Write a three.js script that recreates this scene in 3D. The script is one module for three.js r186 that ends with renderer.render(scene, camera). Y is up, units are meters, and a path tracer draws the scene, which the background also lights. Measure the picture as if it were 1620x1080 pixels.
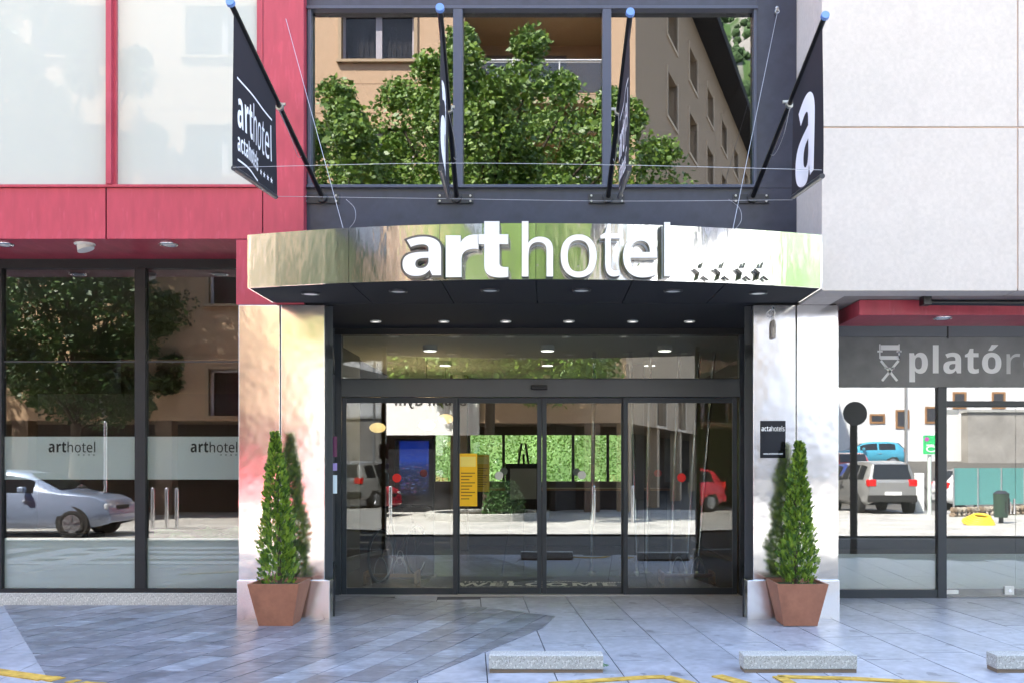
import * as THREE from 'three';
import { mergeGeometries } from 'three/addons/utils/BufferGeometryUtils.js';
import { RoundedBoxGeometry } from 'three/addons/geometries/RoundedBoxGeometry.js';
import { FontLoader } from 'three/addons/loaders/FontLoader.js';

// ---------- camera, sky, sun, exposure ----------
const scene = new THREE.Scene();
const F = 1580, VX = 866, VY = 735, EYE = 1.54, CAMZ = 10;
const camera = new THREE.PerspectiveCamera(2 * Math.atan(540 / F) * 180 / Math.PI, 1.5, 0.1, 3000);
camera.position.set(0, EYE, CAMZ);
camera.lookAt(0, EYE, 0);
camera.setViewOffset(1620, 1080, 810 - VX, 540 - VY, 1620, 1080);
const SUN = new THREE.Vector3(-0.42, 0.80, -0.43).normalize();
const renderer = new THREE.WebGLRenderer({ antialias: true });
renderer.toneMapping = THREE.LinearToneMapping;
renderer.toneMappingExposure = 7.8;
renderer.shadowMap.enabled = true;
{
  const w = 256, h = 128, d = new Float32Array(w * h * 4), v = new THREE.Vector3();
  for (let j = 0; j < h; j++) for (let i = 0; i < w; i++) {
    const el = ((j + 0.5) / h - 0.5) * Math.PI, az = ((i + 0.5) / w - 0.5) * 2 * Math.PI;
    v.set(Math.cos(el) * Math.cos(az), Math.sin(el), Math.cos(el) * Math.sin(az));
    const t = Math.pow(1 - Math.max(0, Math.sin(el)), 2.4), c = Math.max(0, v.dot(SUN)), g = 0.25 * Math.pow(c, 6);
    const k = (j * w + i) * 4;
    d[k] = 0.27 + 0.34 * t + g; d[k + 1] = 0.38 + 0.30 * t + g * 0.95; d[k + 2] = 0.62 + 0.17 * t + g * 0.85; d[k + 3] = 1;
  }
  const sky = new THREE.DataTexture(d, w, h, THREE.RGBAFormat, THREE.FloatType);
  sky.mapping = THREE.EquirectangularReflectionMapping; sky.magFilter = THREE.LinearFilter; sky.needsUpdate = true;
  scene.background = sky; scene.environment = sky;
}
const sun = new THREE.DirectionalLight(new THREE.Color(1, 0.95, 0.87), 5);
sun.target.position.set(0, 0, 8); sun.position.copy(SUN).multiplyScalar(80).add(sun.target.position);
sun.castShadow = true; sun.shadow.mapSize.set(4096, 4096); sun.shadow.radius = 1;
Object.assign(sun.shadow.camera, { left: -60, right: 60, top: 60, bottom: -60, near: 1, far: 250 });
scene.add(sun, sun.target);

// ---------- helpers ----------
let seed = 7;
function rnd() { seed |= 0; seed = seed + 0x6D2B79F5 | 0; let t = Math.imul(seed ^ seed >>> 15, 1 | seed); t = t + Math.imul(t ^ t >>> 7, 61 | t) ^ t; return ((t ^ t >>> 14) >>> 0) / 4294967296; }
const rr = (a, b) => a + (b - a) * rnd(), lerp = (a, b, t) => a + (b - a) * t, clamp = (x, a = 0, b = 1) => Math.min(b, Math.max(a, x));
// metres on a plane at depth z, and on a plane at z beyond a mirror plane m
const X = (px, z = 0) => (px - VX) / F * (CAMZ - z), Y = (py, z = 0) => EYE + (VY - py) / F * (CAMZ - z);
const MX = (px, z, m) => (px - VX) / F * (CAMZ - m + z - m), MY = (py, z, m) => EYE + (VY - py) / F * (CAMZ - m + z - m);
const V3 = (x, y, z) => new THREE.Vector3(x, y, z);
const taken = {};
function numbered(n) { if (!(n in taken)) { taken[n] = 0; return n; } return n + '_' + String(++taken[n]).padStart(3, '0'); }
function tag(o, label, category, group, kind) { o.userData.label = label; o.userData.category = category; if (group) o.userData.group = group; if (kind) o.userData.kind = kind; return o; }
function thing(name, label, category, pos = [0, 0, 0], turn = 0, group) { const o = new THREE.Group(); o.name = numbered(name); o.position.set(...pos); o.rotation.y = turn; scene.add(o); return tag(o, label, category, group); }
function part(parent, name, geo, m) { const o = new THREE.Mesh(Array.isArray(geo) ? merge(geo) : geo, m); o.name = parent === scene ? numbered(name) : name; o.castShadow = o.receiveShadow = true; parent.add(o); return o; }
function struct(name, geo, m) { const o = part(scene, name, geo, m); o.userData.kind = 'structure'; return o; }
function merge(list) {
  return mergeGeometries(list.map((g) => { g = g.index ? g.toNonIndexed() : g; for (const k of Object.keys(g.attributes)) if (!['position', 'normal', 'uv'].includes(k)) g.deleteAttribute(k); if (!g.attributes.uv) uvBox(g); return g; }));
}
function uvBox(g) {
  if (g.index) g = g.toNonIndexed();
  if (!g.attributes.normal) g.computeVertexNormals();
  const p = g.attributes.position, uv = new Float32Array(p.count * 2), a = V3(), b = V3(), c = V3();
  for (let i = 0; i < p.count; i += 3) {
    a.fromBufferAttribute(p, i); b.fromBufferAttribute(p, i + 1).sub(a); c.fromBufferAttribute(p, i + 2).sub(a); b.cross(c);
    const nx = Math.abs(b.x), ny = Math.abs(b.y), nz = Math.abs(b.z);
    for (let k = i; k < i + 3; k++) {
      const x = p.getX(k), y = p.getY(k), z = p.getZ(k);
      const [u, v] = ny >= nx && ny >= nz ? [x, z] : nx > nz ? [z, y] : [x, y];
      uv[k * 2] = u; uv[k * 2 + 1] = v;
    }
  }
  g.setAttribute('uv', new THREE.BufferAttribute(uv, 2));
  return g;
}
// a box from corner to corner, uv in metres
function bx(x0, x1, y0, y1, z0, z1) { const g = new THREE.BoxGeometry(Math.abs(x1 - x0), Math.abs(y1 - y0), Math.abs(z1 - z0)); g.translate((x0 + x1) / 2, (y0 + y1) / 2, (z0 + z1) / 2); return uvBox(g); }
function rbx(x0, x1, y0, y1, z0, z1, r = 0.006, seg = 2) { const g = new RoundedBoxGeometry(Math.abs(x1 - x0), Math.abs(y1 - y0), Math.abs(z1 - z0), seg, r); g.translate((x0 + x1) / 2, (y0 + y1) / 2, (z0 + z1) / 2); return uvBox(g); }
function tube(pts, r, rs = 8, ts) { const c = pts.length === 2 ? new THREE.LineCurve3(V3(...pts[0]), V3(...pts[1])) : new THREE.CatmullRomCurve3(pts.map((p) => V3(...p))); return new THREE.TubeGeometry(c, ts ?? (pts.length === 2 ? 1 : pts.length * 5), r, rs, false); }
function rod(a, b, r0, r1 = r0, rs = 12) { const A = V3(...a), B = V3(...b), g = new THREE.CylinderGeometry(r1, r0, A.distanceTo(B), rs); g.applyQuaternion(new THREE.Quaternion().setFromUnitVectors(V3(0, 1, 0), B.clone().sub(A).normalize())); g.translate(...A.add(B).multiplyScalar(0.5).toArray()); return g; }
function prism(pts, y0, y1) { // polygon in (x, z), extruded upward
  const s = new THREE.Shape(pts.map(([x, z]) => new THREE.Vector2(x, -z))), g = new THREE.ExtrudeGeometry(s, { depth: y1 - y0, bevelEnabled: false });
  g.rotateX(-Math.PI / 2); g.translate(0, y0, 0); return uvBox(g);
}
// tileable value noise
function noiseGrid(n, s) { let q = s * 9301 + 49297; const r = () => { q = (q * 16807) % 2147483647; return q / 2147483647; }; const a = new Float32Array(n * n); for (let i = 0; i < 7; i++) r(); for (let i = 0; i < n * n; i++) a[i] = r(); return (x, y) => { x = ((x % n) + n) % n; y = ((y % n) + n) % n; const i = Math.floor(x), j = Math.floor(y); let u = x - i, v = y - j; u = u * u * (3 - 2 * u); v = v * v * (3 - 2 * v); const I = (i + 1) % n, J = (j + 1) % n; return lerp(lerp(a[j * n + i], a[j * n + I], u), lerp(a[J * n + i], a[J * n + I], u), v); }; }
function fbm(s, base, oct) { const g = Array.from({ length: oct }, (_, k) => noiseGrid(base << k, s + k * 17)); return (u, v, sx = 1, sy = 1) => { let t = 0, w = 0; for (let k = 0; k < oct; k++) { const a = Math.pow(0.55, k), f = base << k; t += a * g[k](u * f * sx, v * f * sy); w += a; } return t / w; }; }
function tex(n, fn, metres, srgb = true) {
  const d = new Uint8Array(n * n * 4);
  for (let j = 0; j < n; j++) for (let i = 0; i < n; i++) { const c = fn(i / n, j / n), k = (j * n + i) * 4; d[k] = 255 * clamp(c[0]); d[k + 1] = 255 * clamp(c[1]); d[k + 2] = 255 * clamp(c[2]); d[k + 3] = 255; }
  const t = new THREE.DataTexture(d, n, n); t.wrapS = t.wrapT = THREE.RepeatWrapping; t.magFilter = THREE.LinearFilter; t.repeat.set(1 / metres, 1 / metres); if (srgb) t.colorSpace = THREE.SRGBColorSpace; t.needsUpdate = true; return t;
}
const grey = (x) => [x, x, x];
function canvasTex(w, h, draw) { const c = document.createElement('canvas'); c.width = w; c.height = h; draw(c.getContext('2d'), w, h); const t = new THREE.CanvasTexture(c); t.colorSpace = THREE.SRGBColorSpace; return t; }
const C = (r, g, b) => new THREE.Color().setRGB(r, g, b);
const std = (r, g, b, rough = 0.6, o = {}) => new THREE.MeshStandardMaterial({ color: C(r, g, b), roughness: rough, ...o });
const phys = (r, g, b, rough, o = {}) => new THREE.MeshPhysicalMaterial({ color: C(r, g, b), roughness: rough, ...o });

// ---------- textures ----------
const nA = fbm(3, 4, 6), nB = fbm(11, 8, 5), nC = fbm(23, 3, 4), nF = fbm(31, 32, 3);
const tStucco = tex(512, (u, v) => grey(0.9 + 0.035 * (nA(u, v) - 0.5) + 0.06 * (nF(u, v) - 0.5)), 0.9);
const tStuccoB = tex(512, (u, v) => grey(nF(u, v)), 0.16, false);
const tRed = tex(512, (u, v) => { const s = nB(u, v, 4, 1) - 0.5, c = nC(u, v) - 0.5, w = Math.max(0, nB(u + 0.3, v, 6, 1) - 0.66) * 0.7; const k = 0.9 + 0.14 * s + 0.10 * c; return [k + w * 0.5, k + w * 1.6, k + w * 1.5]; }, 1.9);
const tStone = tex(512, (u, v) => { const sp = nB(u, v) > 0.775 ? 0.16 : 0, k = 0.88 + 0.16 * (nA(u, v) - 0.5) + 0.2 * (nF(u, v) - 0.5) - sp; return [k, k, k * 1.01]; }, 1.9);
const tSlate = tex(512, (u, v) => { const sc = Math.max(0, nB(u, v, 1, 3) - 0.62) * 1.0, k = 0.78 + 0.34 * (nA(u, v, 1, 2) - 0.5) + 0.2 * (nF(u, v) - 0.5) + sc; return [k, k, k]; }, 1.3);
const tSpeck = tex(512, (u, v) => { const f = nF(u, v), g = nF(u + 0.37, v + 0.11); const k = f > 0.68 ? 0.66 : g > 0.66 ? 0.96 : 0.8 + 0.1 * (nA(u, v) - 0.5); return [k, k, k * 0.98]; }, 0.26);
const tGrain = tex(256, (u, v) => grey(0.9 + 0.16 * (nB(u, v) - 0.5)), 0.6);
const tStreak = tex(512, (u, v) => grey(0.75 * nC(u, v, 3, 1) + 0.25 * nC(u + 0.4, v, 7, 2)), 1.7, false);
const tWave = tex(256, (u, v) => grey(nC(u, v)), 1.4, false);
const tSmudge = tex(512, (u, v) => { const k = 0.5 + 0.5 * clamp((nB(u, v, 3, 1) - 0.35) * 1.8) * nA(u, v); return [k, k, k]; }, 1.1, false);
const tConc = tex(512, (u, v) => grey(0.82 + 0.3 * (nA(u, v) - 0.5) + 0.1 * (nF(u, v) - 0.5)), 3.5);
const tAsph = tex(512, (u, v) => grey(0.8 + 0.2 * (nA(u, v) - 0.5) + 0.35 * (nF(u, v) - 0.5)), 1.6);
const tTerra = tex(256, (u, v) => { const k = 0.88 + 0.22 * (nA(u, v) - 0.5) + 0.08 * (nF(u, v) - 0.5); return [k, k, k]; }, 0.7);
const tWeave = tex(128, (u, v) => grey(0.8 + 0.18 * (((Math.floor(u * 64) + Math.floor(v * 64)) % 2) - 0.5) + 0.1 * (nB(u, v) - 0.5)), 0.12);

// ---------- materials ----------
const M = {
  red: phys(0.50, 0.06, 0.095, 0.42, { map: tRed }),
  navy: phys(0.052, 0.058, 0.09, 0.38, { map: tGrain }), frameNavy: phys(0.065, 0.075, 0.115, 0.35),
  soffit: std(0.011, 0.013, 0.020, 0.8), black: std(0.008, 0.008, 0.009, 0.55), frame: phys(0.024, 0.032, 0.043, 0.4), header: phys(0.075, 0.08, 0.085, 0.4),
  dark: std(0.16, 0.145, 0.13, 0.7), darker: std(0.34, 0.33, 0.32, 0.8),
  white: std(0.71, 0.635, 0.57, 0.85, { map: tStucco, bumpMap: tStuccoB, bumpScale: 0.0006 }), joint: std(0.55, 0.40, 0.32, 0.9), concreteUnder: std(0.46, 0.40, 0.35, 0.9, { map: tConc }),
  steel: std(0.80, 0.80, 0.80, 0.15, { metalness: 1, bumpMap: tWave, bumpScale: 0.005 }), steelFlat: std(0.92, 0.92, 0.92, 0.22, { metalness: 1, bumpMap: tWave, bumpScale: 0.006 }),
  fascia: phys(0.78, 0.79, 0.78, 0.16, { metalness: 1, bumpMap: tStreak, bumpScale: 0.007, anisotropy: 0.75, anisotropyRotation: Math.PI / 2 }), chrome: std(0.8, 0.8, 0.82, 0.05, { metalness: 1 }),
  letter: std(0.86, 0.86, 0.87, 0.35), letterSideShade: std(0.10, 0.095, 0.09, 0.3, { metalness: 0.3 }),  // side colour darkened to paint in the edge shading and reflections
  glass: phys(0.80, 0.84, 0.83, 0, { transmission: 1, thickness: 0, ior: 2.2 }), glassPlain: phys(0.7, 0.7, 0.7, 0, { transmission: 1, thickness: 0, ior: 1.45 }), glassStreet: phys(0.78, 0.79, 0.78, 0, { transmission: 1, thickness: 0, ior: 2.33 }), glassDark: phys(0.78, 0.79, 0.78, 0, { transmission: 1, thickness: 0, ior: 1.9 }), glassMirror: phys(0.35, 0.36, 0.38, 0, { transmission: 1, thickness: 0, ior: 2.33 }),
  pane: phys(0.46, 0.47, 0.42, 0.5, { clearcoat: 1, clearcoatRoughness: 0.01 }), film: std(0.82, 0.88, 0.82, 0.8),
  terra: std(0.40, 0.165, 0.095, 0.62, { map: tTerra }), soil: std(0.05, 0.075, 0.025, 1),
  conc: std(0.62, 0.61, 0.58, 0.9, { map: tSpeck }), concBase: std(0.30, 0.22, 0.15, 0.9, { map: tConc }),
  plinth: std(0.74, 0.71, 0.67, 0.9, { map: tSpeck }), granite: phys(0.025, 0.026, 0.03, 0.12, { map: tGrain }),
  yellow: std(0.75, 0.47, 0.07, 0.8, { map: tAsph }), paint: std(0.78, 0.78, 0.76, 0.75, { map: tAsph }),
  asphalt: std(0.115, 0.105, 0.09, 0.9, { map: tAsph }), paving: std(0.55, 0.53, 0.49, 0.85, { map: tConc }), kerb: std(0.55, 0.54, 0.52, 0.85, { map: tSpeck }),
  skyReflectCap: std(0.13, 0.24, 0.55, 0.4), pole: phys(0.008, 0.008, 0.009, 0.3), wire: std(0.42, 0.43, 0.46, 0.4, { metalness: 0.5 }), iron: std(0.05, 0.052, 0.06, 0.45, { metalness: 0.5 }), galv: std(0.5, 0.5, 0.5, 0.4, { metalness: 0.8 }),  // cap blue paints in the sky that a shiny tip would mirror
  bark: std(0.10, 0.075, 0.05, 0.95, { map: tConc }), lampWhite: std(0.75, 0.74, 0.70, 0.4),
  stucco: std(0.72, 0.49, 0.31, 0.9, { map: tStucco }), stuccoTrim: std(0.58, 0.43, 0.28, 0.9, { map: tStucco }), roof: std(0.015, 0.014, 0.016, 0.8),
  curtain: std(0.16, 0.15, 0.15, 0.9), wood: std(0.36, 0.18, 0.07, 0.55, { map: tGrain }), whitePaint: std(0.78, 0.78, 0.76, 0.6), tyre: std(0.012, 0.012, 0.012, 0.85), rim: std(0.45, 0.46, 0.48, 0.3, { metalness: 0.8 }),
  plasticRed: phys(0.6, 0.01, 0.01, 0.15), lobbyFloor: phys(0.10, 0.085, 0.07, 0.25, { map: tConc }), lobbyWall: std(0.15, 0.115, 0.085, 0.7), lobbyCeil: std(0.72, 0.73, 0.72, 0.8),
};
const leafMat = (r, g, b) => phys(r, g, b, 0.5, { transmission: 0.25, thickness: 0, side: THREE.DoubleSide });
const bold = await new FontLoader().loadAsync('fonts/droid/droid_sans_bold.typeface.json'), regular = await new FontLoader().loadAsync('fonts/droid/droid_sans_regular.typeface.json');
// glyph shapes scaled into a box
function glyph(font, ch, x0, x1, y0, y1, curve = 6) {
  const shapes = font.generateShapes(ch, 1), b = new THREE.Box2(); shapes.forEach((s) => s.getPoints(curve).forEach((p) => b.expandByPoint(p)));
  const sx = (x1 - x0) / (b.max.x - b.min.x), sy = (y1 - y0) / (b.max.y - b.min.y), f = (p) => new THREE.Vector2(x0 + (p.x - b.min.x) * sx, y0 + (p.y - b.min.y) * sy);
  return shapes.map((s) => { const q = s.extractPoints(curve), n = new THREE.Shape(q.shape.map(f)); n.holes = q.holes.map((h) => new THREE.Path(h.map(f))); return n; });
}
function words(font, str, x0, x1, y0, y1) { return new THREE.ShapeGeometry(glyph(font, str, x0, x1, y0, y1), 6); }

// ---------- ground ----------
const rise = (x, z) => 0.075 * Math.max(0, z - 24) * clamp((x - 4) / 4);
{
  const xs = [], zs = []; for (let x = -40; x <= 44; x += 2) xs.push(x); for (let z = 2; z <= 60; z += 1.5) zs.push(z);
  xs.unshift(-900, -150); xs.push(150, 900); zs.unshift(-900, -120, -13, -12, 0); zs.push(150, 1100);
  const pos = [], uv = [], idx = [];
  for (const z of zs) for (const x of xs) { pos.push(x, -0.03 + rise(Math.min(x, 40), Math.min(z, 60)), z); uv.push(x, z); }
  const n = xs.length; for (let j = 0; j < zs.length - 1; j++) for (let i = 0; i < n - 1; i++) { const a = j * n + i; idx.push(a, a + n, a + 1, a + 1, a + n, a + n + 1); }
  const g = new THREE.BufferGeometry(); g.setAttribute('position', new THREE.Float32BufferAttribute(pos, 3)); g.setAttribute('uv', new THREE.Float32BufferAttribute(uv, 2)); g.setIndex(idx); g.computeVertexNormals();
  struct('road', g, M.asphalt);
}
function clip(poly, edgeA, edgeB) { const out = [], s = (p) => (edgeB[0] - edgeA[0]) * (p[1] - edgeA[1]) - (edgeB[1] - edgeA[1]) * (p[0] - edgeA[0]); for (let i = 0; i < poly.length; i++) { const a = poly[i], b = poly[(i + 1) % poly.length], sa = s(a), sb = s(b); if (sa <= 0) out.push(a); if ((sa < 0 && sb > 0) || (sa > 0 && sb < 0)) { const t = sa / (sa - sb); out.push([lerp(a[0], b[0], t), lerp(a[1], b[1], t)]); } } return out; }
const clipTo = (p, poly) => { for (let i = 0; i < poly.length && p.length > 2; i++) p = clip(p, poly[i], poly[(i + 1) % poly.length]); return p; };
const areaOf = (p) => Math.abs(p.reduce((s, a, i) => { const b = p[(i + 1) % p.length]; return s + a[0] * b[1] - a[1] * b[0]; }, 0)) / 2;
const inside = (p, poly) => poly.every((a, i) => { const b = poly[(i + 1) % poly.length]; return (b[0] - a[0]) * (p[1] - a[1]) - (b[1] - a[1]) * (p[0] - a[0]) <= 0; });
const pavement = struct('pavement', bx(-9, 8, -0.06, -0.022, -2.1, 3.4), std(0.10, 0.10, 0.105, 0.95));
const slatePoly = [[-6.6, -2], [-6.6, -1.3], [-3.64, 2.74], [-3.35, 3.2], [-1.07, 3.2], [-0.04, 0.53], [0.08, -0.18], [-1.14, -1.2], [-2.5, -2]];
{
  const tones = [0.27, 0.295, 0.32, 0.34, 0.37, 0.43].map((k, i) => phys(k * (i % 2 ? 0.90 : 0.94), k * 0.97, k * 1.1, 0.36, { map: tSlate }));
  const a = 17 * Math.PI / 180, ax = [Math.sin(a), -Math.cos(a)], ac = [Math.cos(a), Math.sin(a)], W = 0.255;
  for (let r = -24; r < 24; r++) for (let l = -5 + rr(0, 0.4); l < 6;) {
    const len = rr(0.34, 0.66), j = 0.004, cnr = [[r * W + j, l + j], [r * W + W - j, l + j], [r * W + W - j, l + len - j], [r * W + j, l + len - j]];
    let p = cnr.map(([c, q]) => [-2.4 + c * ac[0] + q * ax[0], 0.6 + c * ac[1] + q * ax[1]]);
    l += len; p = clipTo(p, slatePoly);
    if (p.length < 3 || areaOf(p) < 0.004) continue;
    const w = rnd(), t = p.every((q) => q[1] < -0.3 && q[0] > -1.9) ? (w < 0.5 ? 0 : 4) : Math.floor(w * w * 5.99);
    part(pavement, 'slate_tile', prism(p, -0.022, rr(-0.0015, 0.0015)), tones[t]);
  }
  const lt = [0.44, 0.465, 0.49].map((k) => phys(k * 0.95, k * 0.98, k * 1.05, 0.4, { map: tStone })), b = 4.5 * Math.PI / 180, bx_ = [Math.sin(b), Math.cos(b)], bc = [Math.cos(b), -Math.sin(b)], W2 = 0.5;
  for (let r = -18; r < 17; r++) for (let l = -2.4 + rr(0, 0.9); l < 3.2;) {
    const len = rr(0.9, 1.3), j = 0.0045, cnr = [[r * W2 + j, l + j], [r * W2 + W2 - j, l + j], [r * W2 + W2 - j, l + len - j], [r * W2 + j, l + len - j]];
    let p = cnr.map(([c, q]) => [0.35 + c * bc[0] + q * bx_[0], c * bc[1] + q * bx_[1]]); l += len;
    p = clipTo(p, [[-9, -2.05], [-9, 3.4], [8, 3.4], [8, -2.05]]);
    if (p.length < 3 || areaOf(p) < 0.01 || p.every((q) => inside(q, slatePoly))) continue;
    part(pavement, 'granite_slab', prism(p, -0.022, -0.006 + rr(-0.001, 0.001)), lt[Math.floor(rnd() * 3)]);
  }
  // worn yellow road paint: strips along polylines, with chipped gaps
  const line = (pts, w, chip = 0) => { const out = []; for (let i = 0; i < pts.length - 1; i++) { const [ax0, az0] = pts[i], [bx0, bz0] = pts[i + 1], L = Math.hypot(bx0 - ax0, bz0 - az0), ux = (bx0 - ax0) / L, uz = (bz0 - az0) / L; for (let s = 0; s < L; s += 0.06) { if (rnd() < chip) continue; const e = Math.min(L, s + 0.06), w0 = w * (chip ? rr(0.4, 1) : 1), o = chip ? rr(-0.02, 0.02) : 0; out.push(prism([[ax0 + ux * s - uz * (w0 / 2 + o), az0 + uz * s + ux * (w0 / 2 + o)], [ax0 + ux * e - uz * (w0 / 2 + o), az0 + uz * e + ux * (w0 / 2 + o)], [ax0 + ux * e + uz * (w0 / 2 - o), az0 + uz * e - ux * (w0 / 2 - o)], [ax0 + ux * s + uz * (w0 / 2 - o), az0 + uz * s - ux * (w0 / 2 - o)]], -0.005, 0.005)); } } return out; };
  part(pavement, 'painted_line', [...line([[-5.2, 2.0], [-3.62, 2.8]], 0.13), ...line([[-3.62, 2.8], [-2.9, 3.1]], 0.13, 0.3)], M.yellow);
  part(pavement, 'painted_line', [...line([[0.02, 2.97], [0.7, 2.76], [0.86, 2.74], [1.02, 2.98]], 0.085), ...line([[1.24, 2.7], [1.4, 2.98]], 0.1), ...line([[1.72, 2.98], [1.68, 2.73], [2.2, 2.8], [2.9, 3.0]], 0.085)], M.yellow);
}
// the square across the road, zebra crossing
{
  const g = new THREE.PlaneGeometry(60, 12, 30, 6); g.rotateX(-Math.PI / 2); g.translate(-8, 0, 14.2); const p = g.attributes.position; for (let i = 0; i < p.count; i++) p.setY(i, 0.012 + rise(p.getX(i), p.getZ(i)));
  const uv = g.attributes.uv; for (let i = 0; i < p.count; i++) uv.setXY(i, p.getX(i), p.getZ(i)); g.computeVertexNormals(); struct('square_paving', g, M.paving);
  for (let i = 0; i < 7; i++) { const s = struct('zebra_stripe', bx(-14 + i * 1.0, -13.5 + i * 1.0, -0.028, -0.024, 3.6, 6.8), M.paint); }
  for (let i = 0; i < 4; i++) struct('zebra_stripe', bx(-8.5, -4.2, -0.028, -0.0235, 3.7 + i * 0.95, 4.2 + i * 0.95), M.paint);
}

// ---------- hotel building ----------
const hotel = thing('hotel_building', 'hotel front with red cladding, navy window bay and steel pillars', 'building');
const TOP = 15;
{
  const zr = 0, zn = -0.13, xl = -9.5, xp = X(415), xq = X(480);
  // upper storeys, roof slab, back and side walls that shade the pavement
  part(hotel, 'upper_storeys', bx(-30, 2.5, 6.62, TOP, -12, -0.02), M.red);
  part(hotel, 'side_wing', bx(-30, xl, -0.02, 6.62, -12, -0.02), M.red);
  part(hotel, 'cornice', bx(-30.1, 2.5, TOP, TOP + 0.25, -12.1, 0.12), M.navy);
  // red cladding
  const ys = Y(378), yt = Y(297);
  for (const [a, b] of [[xl, X(0) - 1.6], [X(0) - 1.585, X(167) - 0.008], [X(167) + 0.008, xp - 0.006]]) part(hotel, 'red_panel', rbx(a, b, ys, yt, -0.06, zr, 0.004), M.red);
  part(hotel, 'red_panel', rbx(xp + 0.006, xq, ys, 6.62, -0.20, zr, 0.004), M.red);
  part(hotel, 'red_panel', rbx(X(373), xq, Y(482), ys - 0.008, -0.20, zr, 0.004), M.red);
  part(hotel, 'wall', bx(xl, xp, ys + 0.02, yt - 0.02, -0.26, -0.062), M.red); part(hotel, 'wall', bx(xl, xp, 6.4, 6.62, -0.26, -0.02), M.red);
  // pale upper panes between red mullions
  for (const [a, b] of [[xl, X(0) - 1.6], [X(0) - 1.5, X(165)], [X(182), X(405)]]) {
    const w = part(hotel, 'window', bx(a, b, yt + 0.03, 6.4, -0.075, -0.055), M.pane);
    part(w, 'window_edge', bx(a - 0.03, a, yt + 0.03, 6.4, -0.1, -0.02), M.red); part(w, 'window_edge', bx(b, b + 0.03, yt + 0.03, 6.4, -0.1, -0.02), M.red);
  }
  for (const [a, b] of [[X(165) + 0.03, X(182) - 0.03], [X(0) - 1.57, X(0) - 1.53]]) part(hotel, 'mullion', rbx(a, b, yt + 0.03, 6.4, -0.1, 0.035, 0.004), M.red);
  part(hotel, 'mullion', rbx(X(405) + 0.032, xp, yt + 0.03, 6.62, -0.1, -0.004, 0.004), M.red);
  part(hotel, 'sill', rbx(xl, xp, yt + 0.002, yt + 0.028, -0.1, 0.02, 0.003), M.red);
  // soffit above the ground-floor windows and its lights
  part(hotel, 'soffit', bx(xl, X(373), ys + 0.002, ys + 0.04, -1.16, -0.06), M.red);
  part(hotel, 'wall', bx(-3.13, -2.9, 0, ys, -1.0, -0.36), M.darker);
  for (const px of [4, 265]) { const l = part(hotel, 'downlight', new THREE.TorusGeometry(0.085, 0.014, 8, 24).rotateX(Math.PI / 2).translate(X(px, -0.2), ys - 0.004, -0.22), M.chrome); part(l, 'diffuser', new THREE.SphereGeometry(0.08, 20, 8, 0, Math.PI * 2, Math.PI / 2, Math.PI / 2).scale(1, 0.28, 1).translate(X(px, -0.2), ys - 0.002, -0.22), M.lampWhite); }
  { const l = part(hotel, 'spotlight', [new THREE.CylinderGeometry(0.07, 0.085, 0.07, 20).rotateZ(0.35).translate(X(132, -0.2), ys - 0.03, -0.22), new THREE.TorusGeometry(0.09, 0.014, 8, 24).rotateX(Math.PI / 2).translate(X(132, -0.2), ys - 0.004, -0.22)], M.lampWhite); }
  // navy bay
  const wl = X(487, zn), wr = X(1197, zn), wb = Y(298, zn), wt = Y(11, zn), nr = 2.527;
  part(hotel, 'navy_panel', bx(xq, nr, 3.2, wb, -0.3, zn), M.navy);
  part(hotel, 'navy_panel', bx(wr, nr, wb + 0.004, 6.62, -0.3, zn), M.navy);
  part(hotel, 'navy_panel', bx(xq, wl, wb + 0.004, 6.62, -0.3, zn), M.navy);
  part(hotel, 'navy_panel', bx(wl + 0.002, wr - 0.002, wt, 6.62, -0.3, zn + 0.003), M.navy);
  const m1 = [X(717, zn), X(732, zn)], m2 = [X(953, zn), X(967, zn)], edges = [[wl + 0.035, m1[0]], [m1[1], m2[0]], [m2[1], wr - 0.03]];
  const bay = part(hotel, 'bay_window_frame', [rbx(wl, wl + 0.035, wb, wt, -0.26, zn + 0.02, 0.004), rbx(wr - 0.03, wr, wb, wt, -0.26, zn + 0.02, 0.004), rbx(m1[0], m1[1], wb, wt, -0.26, zn + 0.03, 0.005), rbx(m2[0], m2[1], wb, wt, -0.26, zn + 0.03, 0.005), rbx(wl - 0.01, wr + 0.01, wb, wb + 0.03, -0.26, zn + 0.035, 0.004), rbx(wl - 0.01, wr + 0.01, wt - 0.03, wt, -0.26, zn + 0.035, 0.004)], M.frameNavy);
  for (const [a, b] of edges) part(bay, 'pane', bx(a, b, wb + 0.03, wt - 0.03, -0.205, -0.2), M.glassMirror);
  part(hotel, 'room_wall', [bx(xq, nr, 3.3, 6.6, -5.1, -5), bx(xq - 0.06, xq, 3.3, 6.6, -5, -0.3), bx(nr, nr + 0.06, 3.3, 6.6, -5, -0.3), bx(xq, nr, 4.2, 4.25, -5, -0.31), bx(xq, nr, 6.55, 6.6, -5, -0.31)], M.darker);
  // steel pillars
  for (const [a, s, b, ba, bb] of [[X(377), X(443), X(513), X(374, 0.03), X(521, 0.03)], [X(1192), X(1260), X(1327), X(1183, 0.03), X(1329, 0.03)]]) {
    const p = part(hotel, 'steel_pillar', bx(a + 0.02, b - 0.02, 0.38, Y(482), -0.12, -0.006), M.black);
    part(p, 'steel_sheet', rbx(a, s - 0.006, 0.39, Y(482) - 0.004, -0.12, 0, 0.005), M.steel);
    part(p, 'steel_sheet', rbx(s + 0.006, b, 0.39, Y(482) - 0.004, -0.12, 0, 0.005), M.steel);
    part(p, 'pillar_base', rbx(ba, bb, -0.01, 0.388, -0.14, 0.03, 0.006), M.steelFlat);
  }
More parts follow.
